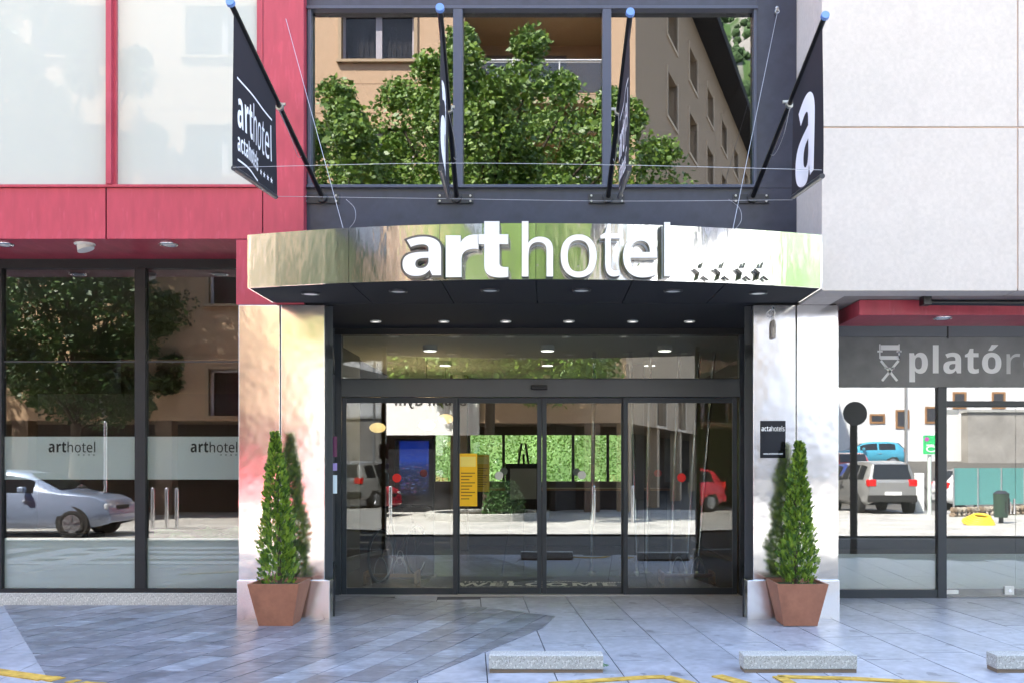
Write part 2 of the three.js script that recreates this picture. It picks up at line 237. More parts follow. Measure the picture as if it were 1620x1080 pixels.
  // left shopfront
  const zw = -1.0, fy0 = Y(937, zw), fy1 = ys, gx = [X(-300, zw), X(-3, zw), X(4, zw), X(214, zw), X(231, zw), -2.9];
  part(hotel, 'plinth', rbx(xl, -3.0, -0.02, fy0, -1.12, zw + 0.03, 0.006), M.plinth);
  const f = part(hotel, 'shopfront_frame', [bx(xl, -2.9, fy0, fy0 + 0.045, -1.06, zw + 0.02), bx(xl, -2.9, Y(425, zw), fy1, -1.06, zw + 0.02), rbx(gx[1], gx[2], fy0 + 0.045, Y(425, zw), -1.06, zw + 0.03, 0.004), rbx(gx[3], gx[4], fy0 + 0.045, Y(425, zw), -1.06, zw + 0.03, 0.004)], M.black);
  part(f, 'transom', bx(xl, -2.9, Y(572.5, zw), Y(570.5, zw), -1.03, zw - 0.012), M.iron);
  const gl = [[xl, gx[1]], [gx[2], gx[3]], [gx[4], -2.9]];
  for (const [a, b] of gl) part(f, 'pane', bx(a, b, fy0 + 0.045, Y(425, zw), zw - 0.028, zw - 0.02), M.glassDark);
  for (const [a, b] of gl.slice(1)) {
    part(f, 'frosted_band', bx(a, b, Y(758, zw), Y(690, zw), zw - 0.035, zw - 0.032), M.film);
    part(f, 'frosted_band', bx(a, b, fy0 + 0.046, Y(851, zw), zw - 0.035, zw - 0.032), M.film);
  }
  const ink = std(0.03, 0.03, 0.03, 0.7);
  for (const px of [76, 301]) {
    const z = zw - 0.0298, g = [words(bold, 'art', X(px, z), X(px + 28, z), Y(715, z), Y(698.5, z)), words(regular, 'hotel', X(px + 30, z), X(px + 74, z), Y(715, z), Y(698, z))];
    for (let i = 0; i < 4; i++) g.push(new THREE.CircleGeometry(0.008, 8).translate(X(px + 48 + i * 8, z), Y(719, z), 0));
    part(f, 'lettering', merge(g).translate(0, 0, z), ink);
  }
}

// ---------- lobby shell ----------
{
  const L = thing('lobby_interior', 'dark hotel lobby interior behind the entrance glass', 'room');
  part(L, 'floor', bx(-9.4, 2.94, -0.05, -0.002, -12, -1.94), M.lobbyFloor);
  part(L, 'floor', bx(-9.4, -2.95, -0.05, 0.0, -1.94, -1.07), M.lobbyFloor);
  part(L, 'ceiling', bx(-2.9, 2.94, 3.16, 3.22, -11.9, -2.0), M.lobbyCeil);
  part(L, 'ceiling', bx(-9.4, -2.9, 3.85, 3.9, -11.9, -1.07), M.dark);
  part(L, 'ceiling', bx(-2.9, -2.86, 3.22, 3.9, -11.9, -2), M.dark);
  part(L, 'wall', bx(-9.5, -9.4, 0, 3.9, -12, -1.07), M.lobbyWall); part(L, 'wall', bx(2.94, 3.0, 0, 3.2, -12, -1.9), M.lobbyWall);
  // back wall with its garden window
  const x0 = -2.5, x1 = 2.1, y0 = 1.18, y1 = 2.2;
  part(L, 'back_wall', [bx(-9.4, x0, 0, 3.9, -12.1, -12), bx(x1, 2.94, 0, 3.3, -12.1, -12), bx(x0, x1, 0, y0, -12.1, -12), bx(x0, x1, y1, 3.3, -12.1, -12)], M.lobbyWall);
  const w = part(L, 'garden_window', bx(x0, x1, y0, y1, -12.06, -12.055), M.glass); for (let i = 0; i < 7; i++) part(w, 'bar', bx(lerp(x0, x1, i / 6) - 0.03, lerp(x0, x1, i / 6) + 0.03, y0, y1, -12.05, -12.0), M.black);
  // partitions seen on the left behind the shopfront
  part(L, 'partition', bx(-7.2, -3.4, 0, Y(622, -4), -4.2, -4.1), std(0.11, 0.09, 0.08, 0.8));
  part(L, 'partition', bx(-2.9, -2.82, 0, 3.16, -5, -2.4), std(0.18, 0.18, 0.18, 0.7));
  const d = part(L, 'door_frame', [bx(-3.75, -3.62, 0, 3.0, -3.0, -2.9), bx(-3.62, -3.2, 2.9, 3.0, -3.0, -2.9)], M.whitePaint);
  part(L, 'column', rbx(1.25, 1.55, 0, 3.16, -6.3, -6, 0.01), M.dark); part(L, 'column', rbx(-1.75, -1.45, 0, 3.16, -8.3, -8, 0.01), M.dark);
  for (const [cx, cz] of [[-1.6, -3.6], [0, -3.6], [1.6, -3.6], [-1.6, -5.6], [0, -5.6], [1.6, -5.6], [-1.6, -8], [0, -8], [1.6, -8]]) {
    const c = part(L, 'ceiling_light', new THREE.CylinderGeometry(0.1, 0.1, 0.07, 20).translate(cx, 3.125, cz), M.lampWhite);
    part(c, 'lamp_disc', new THREE.CylinderGeometry(0.085, 0.085, 0.006, 20).translate(cx, 3.086, cz), new THREE.MeshStandardMaterial({ color: 0xffffff, emissive: C(1, 0.94, 0.85), emissiveIntensity: 0.5, name: 'lamp' }));
    const s = new THREE.SpotLight(C(1, 0.92, 0.8), 0.16, 0, 1.1, 0.6); s.position.set(cx, 3.07, cz); s.target.position.set(cx, 0, cz); s.castShadow = true; s.shadow.radius = 4; scene.add(s, s.target);
  }
}

// ---------- canopy ----------
const canopyR = 7.96, canopyCX = -0.115, canopyZ = (x) => 1.33 - canopyR + Math.sqrt(canopyR * canopyR - (x - canopyCX) ** 2), CB = 3.15, CT = 3.635;
const canopyL = canopyCX - 2.61, canopyRt = canopyCX + 2.61;
{
  const c = thing('entrance_canopy', 'curved polished steel canopy with dark soffit over the hotel entrance', 'canopy');
  const seams = [canopyL, -1.76, -0.94, -0.1, 0.75, 1.6, canopyRt];
  for (let k = 0; k < 6; k++) {
    const a = seams[k] + (k ? 0.002 : 0), b = seams[k + 1] - (k < 5 ? 0.002 : 0), n = 14, pts = [], back = [];
    for (let i = 0; i <= n; i++) { const x = lerp(a, b, i / n); pts.push([x, canopyZ(x)]); back.unshift([x, canopyZ(x) - 0.02]); }
    // smooth curved sheet
    const pos = [], nor = [], uv = [], idx = []; for (let i = 0; i <= n; i++) { const [x, z] = pts[i], nx = (x - canopyCX) / canopyR, nz = Math.sqrt(1 - nx * nx); for (const y of [CB, CT]) { pos.push(x, y, z); nor.push(nx, 0, nz); uv.push(x, y); } if (i < n) idx.push(i * 2, i * 2 + 2, i * 2 + 1, i * 2 + 1, i * 2 + 2, i * 2 + 3); }
    const g = new THREE.BufferGeometry(); g.setAttribute('position', new THREE.Float32BufferAttribute(pos, 3)); g.setAttribute('normal', new THREE.Float32BufferAttribute(nor, 3)); g.setAttribute('uv', new THREE.Float32BufferAttribute(uv, 2)); g.setIndex(idx);
    const sheet = part(c, 'fascia_sheet', g, M.fascia); part(sheet, 'fold', prism([...pts.map(([x, z]) => [x, z - 0.001]), ...back], CT - 0.012, CT), M.fascia); part(sheet, 'fold', prism([...pts.map(([x, z]) => [x, z - 0.001]), ...back], CB, CB + 0.012), M.fascia);
  }
  // soffit boards, split by thin open joints
  for (let k = 0; k < 6; k++) { const a = seams[k] + 0.005, b = seams[k + 1] - 0.005, p = [[a, -0.02]]; for (let i = 0; i <= 10; i++) { const x = lerp(a, b, i / 10); p.push([x, canopyZ(x) - 0.024]); } p.push([b, -0.02]); part(c, 'soffit_board', prism(p, CB + 0.008, CB + 0.03), M.soffit); }
  const deck = [[canopyL + 0.01, -0.1]]; for (let i = 0; i <= 40; i++) { const x = lerp(canopyL + 0.01, canopyRt - 0.01, i / 40); deck.push([x, canopyZ(x) - 0.03]); } deck.push([canopyRt - 0.01, -0.1]);
  part(c, 'deck', prism(deck, CB + 0.034, CT - 0.03), M.soffit);
  for (const [x, s] of [[canopyL, -1], [canopyRt, 1]]) part(c, 'end_sheet', bx(x, x + s * 0.015, CB, CT, 0.06, canopyZ(canopyL) - 0.003), M.fascia);
  for (const [px, py] of [[491, 465], [630, 461], [775, 459.5], [920, 459.5], [1065, 460.5], [1200, 464]]) {
    const z = CAMZ - F * (CB - EYE) / (VY - py), x = X(px, z), d = part(c, 'downlight', new THREE.TorusGeometry(0.075, 0.014, 8, 28).rotateX(Math.PI / 2).translate(x, CB + 0.003, z), M.iron);
    part(d, 'diffuser', new THREE.CylinderGeometry(0.064, 0.064, 0.012, 24).translate(x, CB + 0.002, z), M.lampWhite);
  }
}
{
  // letters stand a little proud of the curved sheet
  const s = thing('hotel_sign', 'white raised letters arthotel on the curved steel canopy', 'sign');
  const outline = (f) => ({ generateShapes: () => { const q = new THREE.Shape(); f(q); return [q]; } });
  const heavyT = outline((q) => { q.moveTo(9, 88); q.lineTo(33, 88); q.lineTo(33, 67.5); q.lineTo(47, 67.5); q.lineTo(47, 52); q.lineTo(33, 52); q.lineTo(33, 23); q.bezierCurveTo(33, 17, 36, 15.5, 47, 16); q.lineTo(47, 0.5); q.bezierCurveTo(24, -2, 9, 1, 9, 18); q.lineTo(9, 52); q.lineTo(0, 52); q.lineTo(0, 67.5); q.lineTo(9, 67.5); });
  const heavyR = outline((q) => { q.moveTo(0, 0); q.lineTo(0, 66.5); q.lineTo(23.5, 66.5); q.lineTo(23.5, 55); q.bezierCurveTo(28, 65, 38, 69, 52, 68); q.lineTo(52, 45); q.bezierCurveTo(36, 47, 25, 42, 25, 29); q.lineTo(25, 0); });
  const put = (font, ch, p0, p1, py0, py1, fat) => {
    const xm = X((p0 + p1) / 2, 1.42), z = canopyZ(xm) + 0.03, zf = z + 0.10, fatty = fat === 1 ? 0.019 : 0.002, e = fat === 1 ? fatty : 0;
    const g = new THREE.ExtrudeGeometry(glyph(font, ch, X(p0, zf) + e, X(p1, zf) - e, Y(py1, zf) + e, Y(py0, zf) - e, 10), { depth: 0.092, bevelEnabled: true, bevelThickness: 0.004, bevelSize: fatty, bevelOffset: 0, bevelSegments: 1, curveSegments: 10 });
    g.translate(0, 0, z); const m = new THREE.Mesh(g, [M.letter, M.letterSideShade]); m.name = 'letter'; m.castShadow = m.receiveShadow = true; s.add(m);
    part(m, 'spacer', rod([xm, Y(py1 - 24, zf), z - 0.05], [xm, Y(py1 - 24, zf), z + 0.01], 0.008), M.chrome);
  };
  put(bold, 'a', 633, 701, 371, 440, 1); put(heavyR, 'r', 705, 757, 371, 438.5, 2); put(heavyT, 't', 757, 804, 350, 439, 2);
  put(regular, 'h', 825.5, 875, 350, 437.5); put(regular, 'o', 887, 944, 371, 439); put(regular, 't', 950, 980.5, 354, 437.5); put(regular, 'e', 986, 1040, 372, 439); put(regular, 'l', 1051, 1060.5, 351.5, 437);
  const st = thing('star_rating_sign', 'four small polished steel stars beside the hotel name on the canopy', 'sign');
  for (const px of [1111, 1144, 1178, 1206]) {
    const xm = X(px, 1.2), z = canopyZ(xm) + 0.012, sh = new THREE.Shape(); for (let i = 0; i < 10; i++) { const r = i % 2 ? 0.034 : 0.083, a = Math.PI / 2 + i * Math.PI / 5; (i ? sh.lineTo : sh.moveTo).call(sh, r * Math.cos(a), r * Math.sin(a)); }
    part(st, 'star', new THREE.ExtrudeGeometry(sh, { depth: 0.05, bevelEnabled: true, bevelThickness: 0.004, bevelSize: 0.003, bevelSegments: 1 }).rotateY((xm - canopyCX) / canopyR).translate(X(px, z + 0.05), Y(430, z + 0.05), z), [M.steelFlat, M.letterSideShade]);
  }
}

// ---------- entrance: ceiling, glazing, sliding doors ----------
const zd = -1.88;
{
  const e = thing('entrance_glazing', 'dark framed glass entrance with sliding doors under the canopy', 'entrance');
  const L0 = X(537, zd), R0 = X(1170, zd), yT = Y(530, zd), yH0 = Y(628, zd), yH1 = Y(600, zd), y0 = -0.012;
  part(e, 'porch_ceiling', bx(-2.96, 2.98, CB + 0.006, CB + 0.04, -2.0, -0.024), M.soffit);
  for (const px of [594, 702, 800, 900, 1001, 1091]) {
    const z = CAMZ - F * (CB - EYE) / (VY - 508.5), x = X(px, z), d = part(e, 'downlight', new THREE.TorusGeometry(0.052, 0.012, 8, 24).rotateX(Math.PI / 2).translate(x, CB + 0.002, z), M.lampWhite);
    part(d, 'lamp_disc', new THREE.CylinderGeometry(0.045, 0.045, 0.008, 20).translate(x, CB + 0.001, z), new THREE.MeshStandardMaterial({ color: 0xffffff, emissive: C(1, 0.95, 0.86), emissiveIntensity: 0.22, name: 'lamp' }));
    const s = new THREE.SpotLight(C(1, 0.93, 0.82), 0.12, 0, 0.9, 0.5); s.position.set(x, CB - 0.02, z); s.target.position.set(x, 0, z); s.castShadow = true; scene.add(s, s.target);
  }
  part(e, 'head', bx(-2.96, 2.98, yT, CB + 0.006, zd - 0.08, zd + 0.05), M.black);
  part(e, 'jamb', rbx(X(527, zd), L0 + 0.03, y0, yT, zd - 0.06, zd + 0.05, 0.004), M.frame); part(e, 'jamb', rbx(R0 - 0.01, X(1180, zd), y0, yT, zd - 0.06, zd + 0.05, 0.004), M.frame);
  part(e, 'side_infill', bx(-2.96, X(527, zd), y0, yT, zd - 0.06, zd), M.frame); part(e, 'side_infill', bx(X(1180, zd), 2.98, y0, yT, zd - 0.06, zd), M.frame);
  const hd = part(e, 'door_header', rbx(L0 + 0.03, R0 - 0.01, yH0, yH1, zd - 0.06, zd + 0.07, 0.006), M.header);
  part(hd, 'motion_sensor', rbx(X(840, zd), X(866, zd), Y(617, zd), Y(610, zd), zd + 0.07, zd + 0.12, 0.012), M.black);
  const tr = part(e, 'transom_window', [bx(L0 + 0.03, R0 - 0.01, yH1, yH1 + 0.012, zd - 0.04, zd + 0.03)], M.frame); part(tr, 'pane', bx(L0 + 0.03, R0 - 0.01, yH1 + 0.012, yT, zd - 0.012, zd - 0.004), M.glass);
  const leaf = (p0, p1, z, name) => {
    const a = X(p0, z), b = X(p1, z), st = 0.055, top = yH0 - 0.004, l = part(e, name, [rbx(a, a + st, y0, top, z - 0.02, z + 0.02, 0.004), rbx(b - st, b, y0, top, z - 0.02, z + 0.02, 0.004), rbx(a + st, b - st, y0, y0 + 0.095, z - 0.019, z + 0.019, 0.004), rbx(a + st, b - st, top - 0.065, top, z - 0.019, z + 0.019, 0.004)], M.frame);
    part(l, 'pane', bx(a + st, b - st, y0 + 0.095, top - 0.065, z - 0.004, z + 0.004), M.glass); return l;
  };
  leaf(541, 724, zd + 0.02, 'fixed_leaf'); const sl = leaf(720, 857, zd - 0.035, 'sliding_door'), sr = leaf(857.5, 990, zd - 0.035, 'sliding_door'); leaf(986, 1166, zd + 0.02, 'fixed_leaf');
  part(e, 'threshold', rbx(L0, R0, -0.02, 0.004, zd - 0.08, zd + 0.07, 0.003), M.galv);
  // splayed side lights with black granite feet
  for (const [xa, xb] of [[X(516), X(527, zd)], [X(1188), X(1180, zd)]]) {
    const za = -0.16, zb = zd + 0.06, len = Math.hypot(xb - xa, zb - za), ang = Math.atan2(-(zb - za), xb - xa), T = (g) => { g.rotateY(ang); g.translate((xa + xb) / 2, 0, (za + zb) / 2); return g; };
    const s = part(e, 'side_light', T(merge([bx(-len / 2, -len / 2 + 0.05, 0.36, CB, -0.03, 0.03), bx(len / 2 - 0.05, len / 2, 0.36, CB, -0.03, 0.03), bx(-len / 2, len / 2, 0.36, 0.4, -0.03, 0.03), bx(-len / 2, len / 2, 2.62, 2.76, -0.03, 0.03)])), M.frame);
    part(s, 'pane', T(bx(-len / 2 + 0.05, len / 2 - 0.05, 0.4, CB, -0.004, 0.004)), M.glassDark); part(s, 'granite_foot', T(rbx(-len / 2, len / 2, -0.02, 0.36, -0.05, 0.05, 0.004)), M.granite);
  }
  // safety dots and notices stuck on the panes
  const red = std(0.85, 0.02, 0.015, 0.5), pale = std(0.55, 0.56, 0.52, 0.5);
  for (const [px, py, m, r] of [[627.5, 755.5, red, 0.052], [1078.5, 755, red, 0.052], [789, 752, pale, 0.05], [921, 751, pale, 0.05]]) part(e, 'safety_dot', new THREE.CylinderGeometry(r, r, 0.003, 28).rotateX(Math.PI / 2).translate(X(px, zd + 0.03), Y(py, zd + 0.03), px > 720 && px < 986 ? zd - 0.029 : zd + 0.027), m);
  for (const [px, py, m] of [[670, 748, red], [1041, 748, red], [797, 745, pale], [912, 746, pale]]) part(e, 'safety_dot', new THREE.CylinderGeometry(0.05, 0.05, 0.003, 28).rotateX(Math.PI / 2).translate(X(px, zd - 1.4), Y(py, zd - 1.4), zd - 1.4), m);
}
{
  const z = zd - 0.044, yl = std(0.95, 0.85, 0.5, 0.6, { map: canvasTex(256, 360, (c, w, h) => { c.fillStyle = '#ffd21e'; c.fillRect(0, 0, w, h); c.fillStyle = '#fff2a0'; c.fillRect(20, 20, w - 40, 70); c.fillStyle = '#8a6a10'; for (let i = 0; i < 9; i++) c.fillRect(30, 130 + i * 22, w - 60 - (i % 3) * 40, 7); }) });
  const p = part(scene, 'poster', new THREE.BoxGeometry(X(755, z) - X(726, z), Y(717, z) - Y(800, z), 0.004).translate(X(740.5, z), Y(758.5, z), zd - 0.026), yl); tag(p, 'yellow printed poster fixed on the left sliding door', 'poster');
  const q = part(scene, 'poster', new THREE.BoxGeometry(0.16, 0.46, 0.004).translate(X(764, z - 0.5), Y(748, z - 0.5), z - 0.5), yl); tag(q, 'narrow yellow leaflet behind the larger yellow poster', 'poster');
  const cols = [[0.10, 0.015, 0.08], [0.3, 0.25, 0.6], [0.6, 0.75, 0.85]], ys = [[690, 722], [732, 744], [751, 780]], what = ['dark purple notice stuck on the glass beside the left pillar', 'small lilac notice below the purple one beside the left pillar', 'white and blue leaflet lowest on the glass beside the left pillar'];
  for (let i = 0; i < 3; i++) { const zz = -0.2, b = part(scene, 'notice', bx(-2.225, -2.15, Y(ys[i][1], zz), Y(ys[i][0], zz), zz, zz + 0.006), std(...cols[i], 0.4)); tag(b, what[i], 'notice'); }
}
{
  const p = thing('hotel_plaque', 'black glossy plaque reading actahotels on the right steel pillar', 'plaque'), a = X(1203), b = X(1243), y0 = Y(724), y1 = Y(665);
  part(p, 'plate', rbx(a, b, y0, y1, 0.001, 0.008, 0.002), phys(0.006, 0.006, 0.007, 0.06)); const w = std(0.85, 0.85, 0.85, 0.5);
  part(p, 'lettering', merge([words(bold, 'acta', a + 0.011, a + 0.108, Y(681.5), Y(674)), words(regular, 'hotels', a + 0.112, b - 0.012, Y(681.5), Y(673))]).translate(0, 0, 0.0095), w); part(p, 'lettering', words(bold, 'www.actahotels.com', a + 0.03, b - 0.03, Y(718.5), Y(715.5)).translate(0, 0, 0.0095), w);
  const k = thing('keyring_ornament', 'worn metal pendant hanging from a ring at the top of the right pillar', 'ornament'), x = X(1222), z = 0.04;
  part(k, 'ring', new THREE.TorusGeometry(0.035, 0.004, 8, 24).translate(x - 0.015, Y(496), z), M.chrome); part(k, 'hook', tube([[x, Y(485), 0.01], [x + 0.01, Y(489), z], [x + 0.014, Y(499), z], [x + 0.002, Y(505), z]], 0.005), M.galv);
  part(k, 'pendant', new THREE.LatheGeometry([[0, 0], [0.022, 0.005], [0.026, 0.03], [0.021, 0.045], [0.027, 0.06], [0.024, 0.1], [0.027, 0.12], [0.02, 0.17], [0.012, 0.19], [0, 0.195]].map((q) => new THREE.Vector2(...q)), 12).translate(x + 0.003, Y(537), z), std(0.55, 0.50, 0.45, 0.7, { map: tStone }));
}

// ---------- white neighbour with the restaurant shopfront ----------
const zp = -1.62;
{
  const b = thing('restaurant_building', 'pale rendered building with the restaurant shopfront beneath', 'building'), x0 = 2.53, zf = 0.8, yb = 3.14, yj = Y(201.5, zf), xj = X(1611, zf);
  for (const [a, c] of [[x0, xj - 0.006], [xj + 0.006, 6.6], [6.612, 14]]) for (const [p, q] of [[yb, yj - 0.007], [yj + 0.007, 7.4], [7.414, 12.8]]) part(b, 'wall_panel', rbx(a, c, p, q, zf - 0.3, zf, 0.006), M.white);
  for (const [p, q] of [[yb, yj - 0.007], [yj + 0.007, 7.4], [7.414, 12.8]]) part(b, 'return_panel', rbx(x0, x0 + 0.3, p, q, -0.129, zf - 0.302, 0.004), M.white);
  part(b, 'joint', [bx(x0 + 0.012, 13.9, yb + 0.02, 12.7, zf - 0.28, zf - 0.012), bx(x0 + 0.012, x0 + 0.28, yb + 0.02, 12.7, -0.12, zf - 0.31)], M.joint);
  part(b, 'upper_storeys', bx(x0 + 0.02, 14, 6.63, 12.7, -12, 0.4), M.white);
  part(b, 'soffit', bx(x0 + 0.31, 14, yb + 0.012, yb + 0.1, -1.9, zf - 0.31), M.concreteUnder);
  const mb = part(b, 'maroon_beam', rbx(3.05, 13, 3.0, yb + 0.008, -0.53, 0.24, 0.006), M.red); mb.userData.label = 'dark red boxed beam under the soffit';
  const dl = part(b, 'downlight', new THREE.TorusGeometry(0.08, 0.012, 8, 24).rotateX(Math.PI / 2).translate(X(1493, 0.1), 2.996, 0.08), M.chrome); part(dl, 'diffuser', new THREE.SphereGeometry(0.075, 20, 8, 0, Math.PI * 2, Math.PI / 2, Math.PI / 2).scale(1, 0.25, 1).translate(X(1493, 0.1), 2.998, 0.08), M.lampWhite);
  part(b, 'hook', [rod([X(1497, -0.5), 2.985, -0.45], [X(1497, -0.5), 2.86, -0.45], 0.008), rod([X(1497, -0.5), 2.87, -0.45], [X(1493, -0.5), 2.87, -0.4], 0.008)], M.black);
  // shopfront
  const sf = X(1318, zp), end = 8;
  part(b, 'lintel', bx(2.98, end, Y(533, zp), 3.15, zp - 0.08, zp + 0.03), std(0.17, 0.18, 0.20, 0.6));
  const band = part(b, 'sign_band', bx(2.98, end, Y(612, zp), Y(533, zp) - 0.003, zp - 0.08, zp + 0.02), std(0.33, 0.33, 0.325, 0.6, { map: tConc }));
  const ww = std(0.90, 0.90, 0.88, 0.6), zl = zp + 0.022, sx = (p) => X(p, zl), sy = (p) => Y(p, zl);
  part(band, 'lettering', words(bold, 'plató', sx(1439), sx(1585), sy(604), sy(545)).translate(0, 0, zl), ww); part(band, 'lettering', words(regular, 're', sx(1593), sx(1652), sy(591.5), sy(559)).translate(0, 0, zl), std(0.62, 0.62, 0.6, 0.6));
  // director's chair emblem
  const bar = (x1, y1, x2, y2, w) => { const A = [sx(x1), sy(y1)], B = [sx(x2), sy(y2)], l = Math.hypot(B[0] - A[0], B[1] - A[1]), g = new THREE.PlaneGeometry(l, w * 0.0074); g.rotateZ(Math.atan2(B[1] - A[1], B[0] - A[0])); g.translate((A[0] + B[0]) / 2, (A[1] + B[1]) / 2, zl); return g; };
  part(band, 'chair_emblem', merge([bar(1394, 549.5, 1422, 549.5, 8), bar(1392.5, 544, 1392.5, 567, 2), bar(1423, 544, 1423, 567, 2), bar(1388.5, 555.5, 1397, 555.5, 3), bar(1419, 555.5, 1427, 555.5, 3), bar(1393, 565.5, 1424, 565.5, 6), bar(1394, 570, 1420, 602, 4), bar(1422, 570, 1396, 602, 4), bar(1400, 582, 1416, 582, 2)]), ww);
  const yW = Y(612, zp), y0 = -0.015, m0 = X(1483, zp), m1 = X(1497, zp);
  const f = part(b, 'shopfront_frame', [rbx(2.98, sf + 0.03, y0, yW, zp - 0.06, zp + 0.02, 0.004), rbx(m0, m1, y0, yW, zp - 0.06, zp + 0.03, 0.004), rbx(sf, m0, y0, Y(932, zp), zp - 0.06, zp + 0.02, 0.004), rbx(m1, end, Y(643, zp), Y(634, zp), zp - 0.06, zp + 0.02, 0.004)], M.frame);
  part(f, 'pane', bx(sf + 0.03, m0, Y(932, zp), yW, zp - 0.024, zp - 0.016), M.glassStreet); part(f, 'pane', bx(m1, end, Y(634, zp), yW, zp - 0.024, zp - 0.016), M.glassStreet);
  part(f, 'glass_door', bx(m1 + 0.01, X(1608, zp), 0.006, Y(643, zp) - 0.006, zp - 0.022, zp - 0.012), M.glassStreet); part(f, 'glass_door', bx(X(1608.6, zp), end, 0.006, Y(643, zp) - 0.006, zp - 0.022, zp - 0.012), M.glassStreet);
  for (const [a, c] of [[sf + 0.03, m0], [m1 + 0.01, end]]) part(f, 'frosted_band', bx(a, c, Y(931, zp), Y(876, zp), zp - 0.03, zp - 0.027), M.film);
  for (const [a, c, p, q] of [[1498, 1517, 940, 933], [1498, 1517, 656, 648], [1590, 1605, 941, 927]]) part(f, 'door_fitting', rbx(X(a, zp), X(c, zp), Y(p, zp) + 0.005, Y(q, zp), zp - 0.03, zp + 0.004, 0.003), M.lampWhite);
  part(f, 'lock', new THREE.CylinderGeometry(0.018, 0.018, 0.01, 16).rotateX(Math.PI / 2).translate(X(1598, zp), Y(934, zp), zp + 0.006), M.chrome);
  part(f, 'door_handle', [rod([X(1602, zp), Y(812, zp), zp + 0.05], [X(1602, zp), Y(788, zp), zp + 0.05], 0.011), rod([X(1596.5, zp), Y(812, zp), zp + 0.05], [X(1596.5, zp), Y(793, zp), zp + 0.05], 0.008)], M.chrome);
  part(b, 'room_wall', [bx(3.0, 14, 0, 3.14, -7.1, -7), bx(3.0, 3.06, 0, 3.14, -7, -1.72), bx(13.9, 14, 0, 3.14, -7, -1.72), bx(3.06, 14, -0.03, 0.0, -7, -1.72)], M.dark);
  part(b, 'shelf', rbx(3.1, X(1478, -2), Y(868, -2), Y(852, -2), -2.25, -1.95, 0.005), std(0.09, 0.085, 0.08, 0.5));
  const ar = thing('awning_arm', 'black folded awning arm fixed below the pale wall', 'awning arm');
  part(ar, 'arm', rod([X(1470, 0.5), 3.09, 0.45], [6.2, 3.02, 0.75], 0.028), M.pole); part(ar, 'bracket', rbx(X(1462, 0.5), X(1475, 0.5), 3.06, 3.15, 0.38, 0.5, 0.006), M.pole);
}

// ---------- flags ----------
const cloth = '#202027', inkW = '#eef0f4';
const tFlagA = canvasTex(512, 512, (c, w, h) => { c.fillStyle = cloth; c.fillRect(0, 0, w, h); c.fillStyle = inkW; c.font = 'bold 300px sans-serif'; c.save(); c.translate(w * 0.47, h * 0.92); c.scale(2.45, 1.8); c.textAlign = 'center'; c.fillText('a', 0, 0); c.restore(); });
const tFlagT = canvasTex(512, 512, (c, w, h) => {
  c.fillStyle = cloth; c.fillRect(0, 0, w, h); c.fillStyle = inkW;
  const two = (a, fa, b, fb, x0, x1, y, sy) => { c.font = fa; const wa = c.measureText(a).width; c.font = fb; const wb = c.measureText(b).width, k = (x1 - x0) / (wa + wb); c.save(); c.translate(x0, y); c.scale(k, k * sy); c.font = fa; c.fillText(a, 0, 0); c.font = fb; c.fillText(b, wa, 0); c.restore(); };
  two('art', 'bold 100px sans-serif', 'hotel', '100px sans-serif', 45, 462, 365, 1.55); two('acta', 'bold 60px sans-serif', 'hotels', 'bold 60px sans-serif', 45, 298, 446, 1.7);
  for (let i = 0; i < 4; i++) { c.beginPath(); for (let k = 0; k < 10; k++) { const r = k % 2 ? 6 : 14, a = -Math.PI / 2 + k * Math.PI / 5; c.lineTo(335 + i * 36 + r * Math.cos(a), 436 + r * Math.sin(a)); } c.fill(); }
  c.fillRect(45, 205, 417, 7); c.fillRect(45, 474, 253, 7);
});
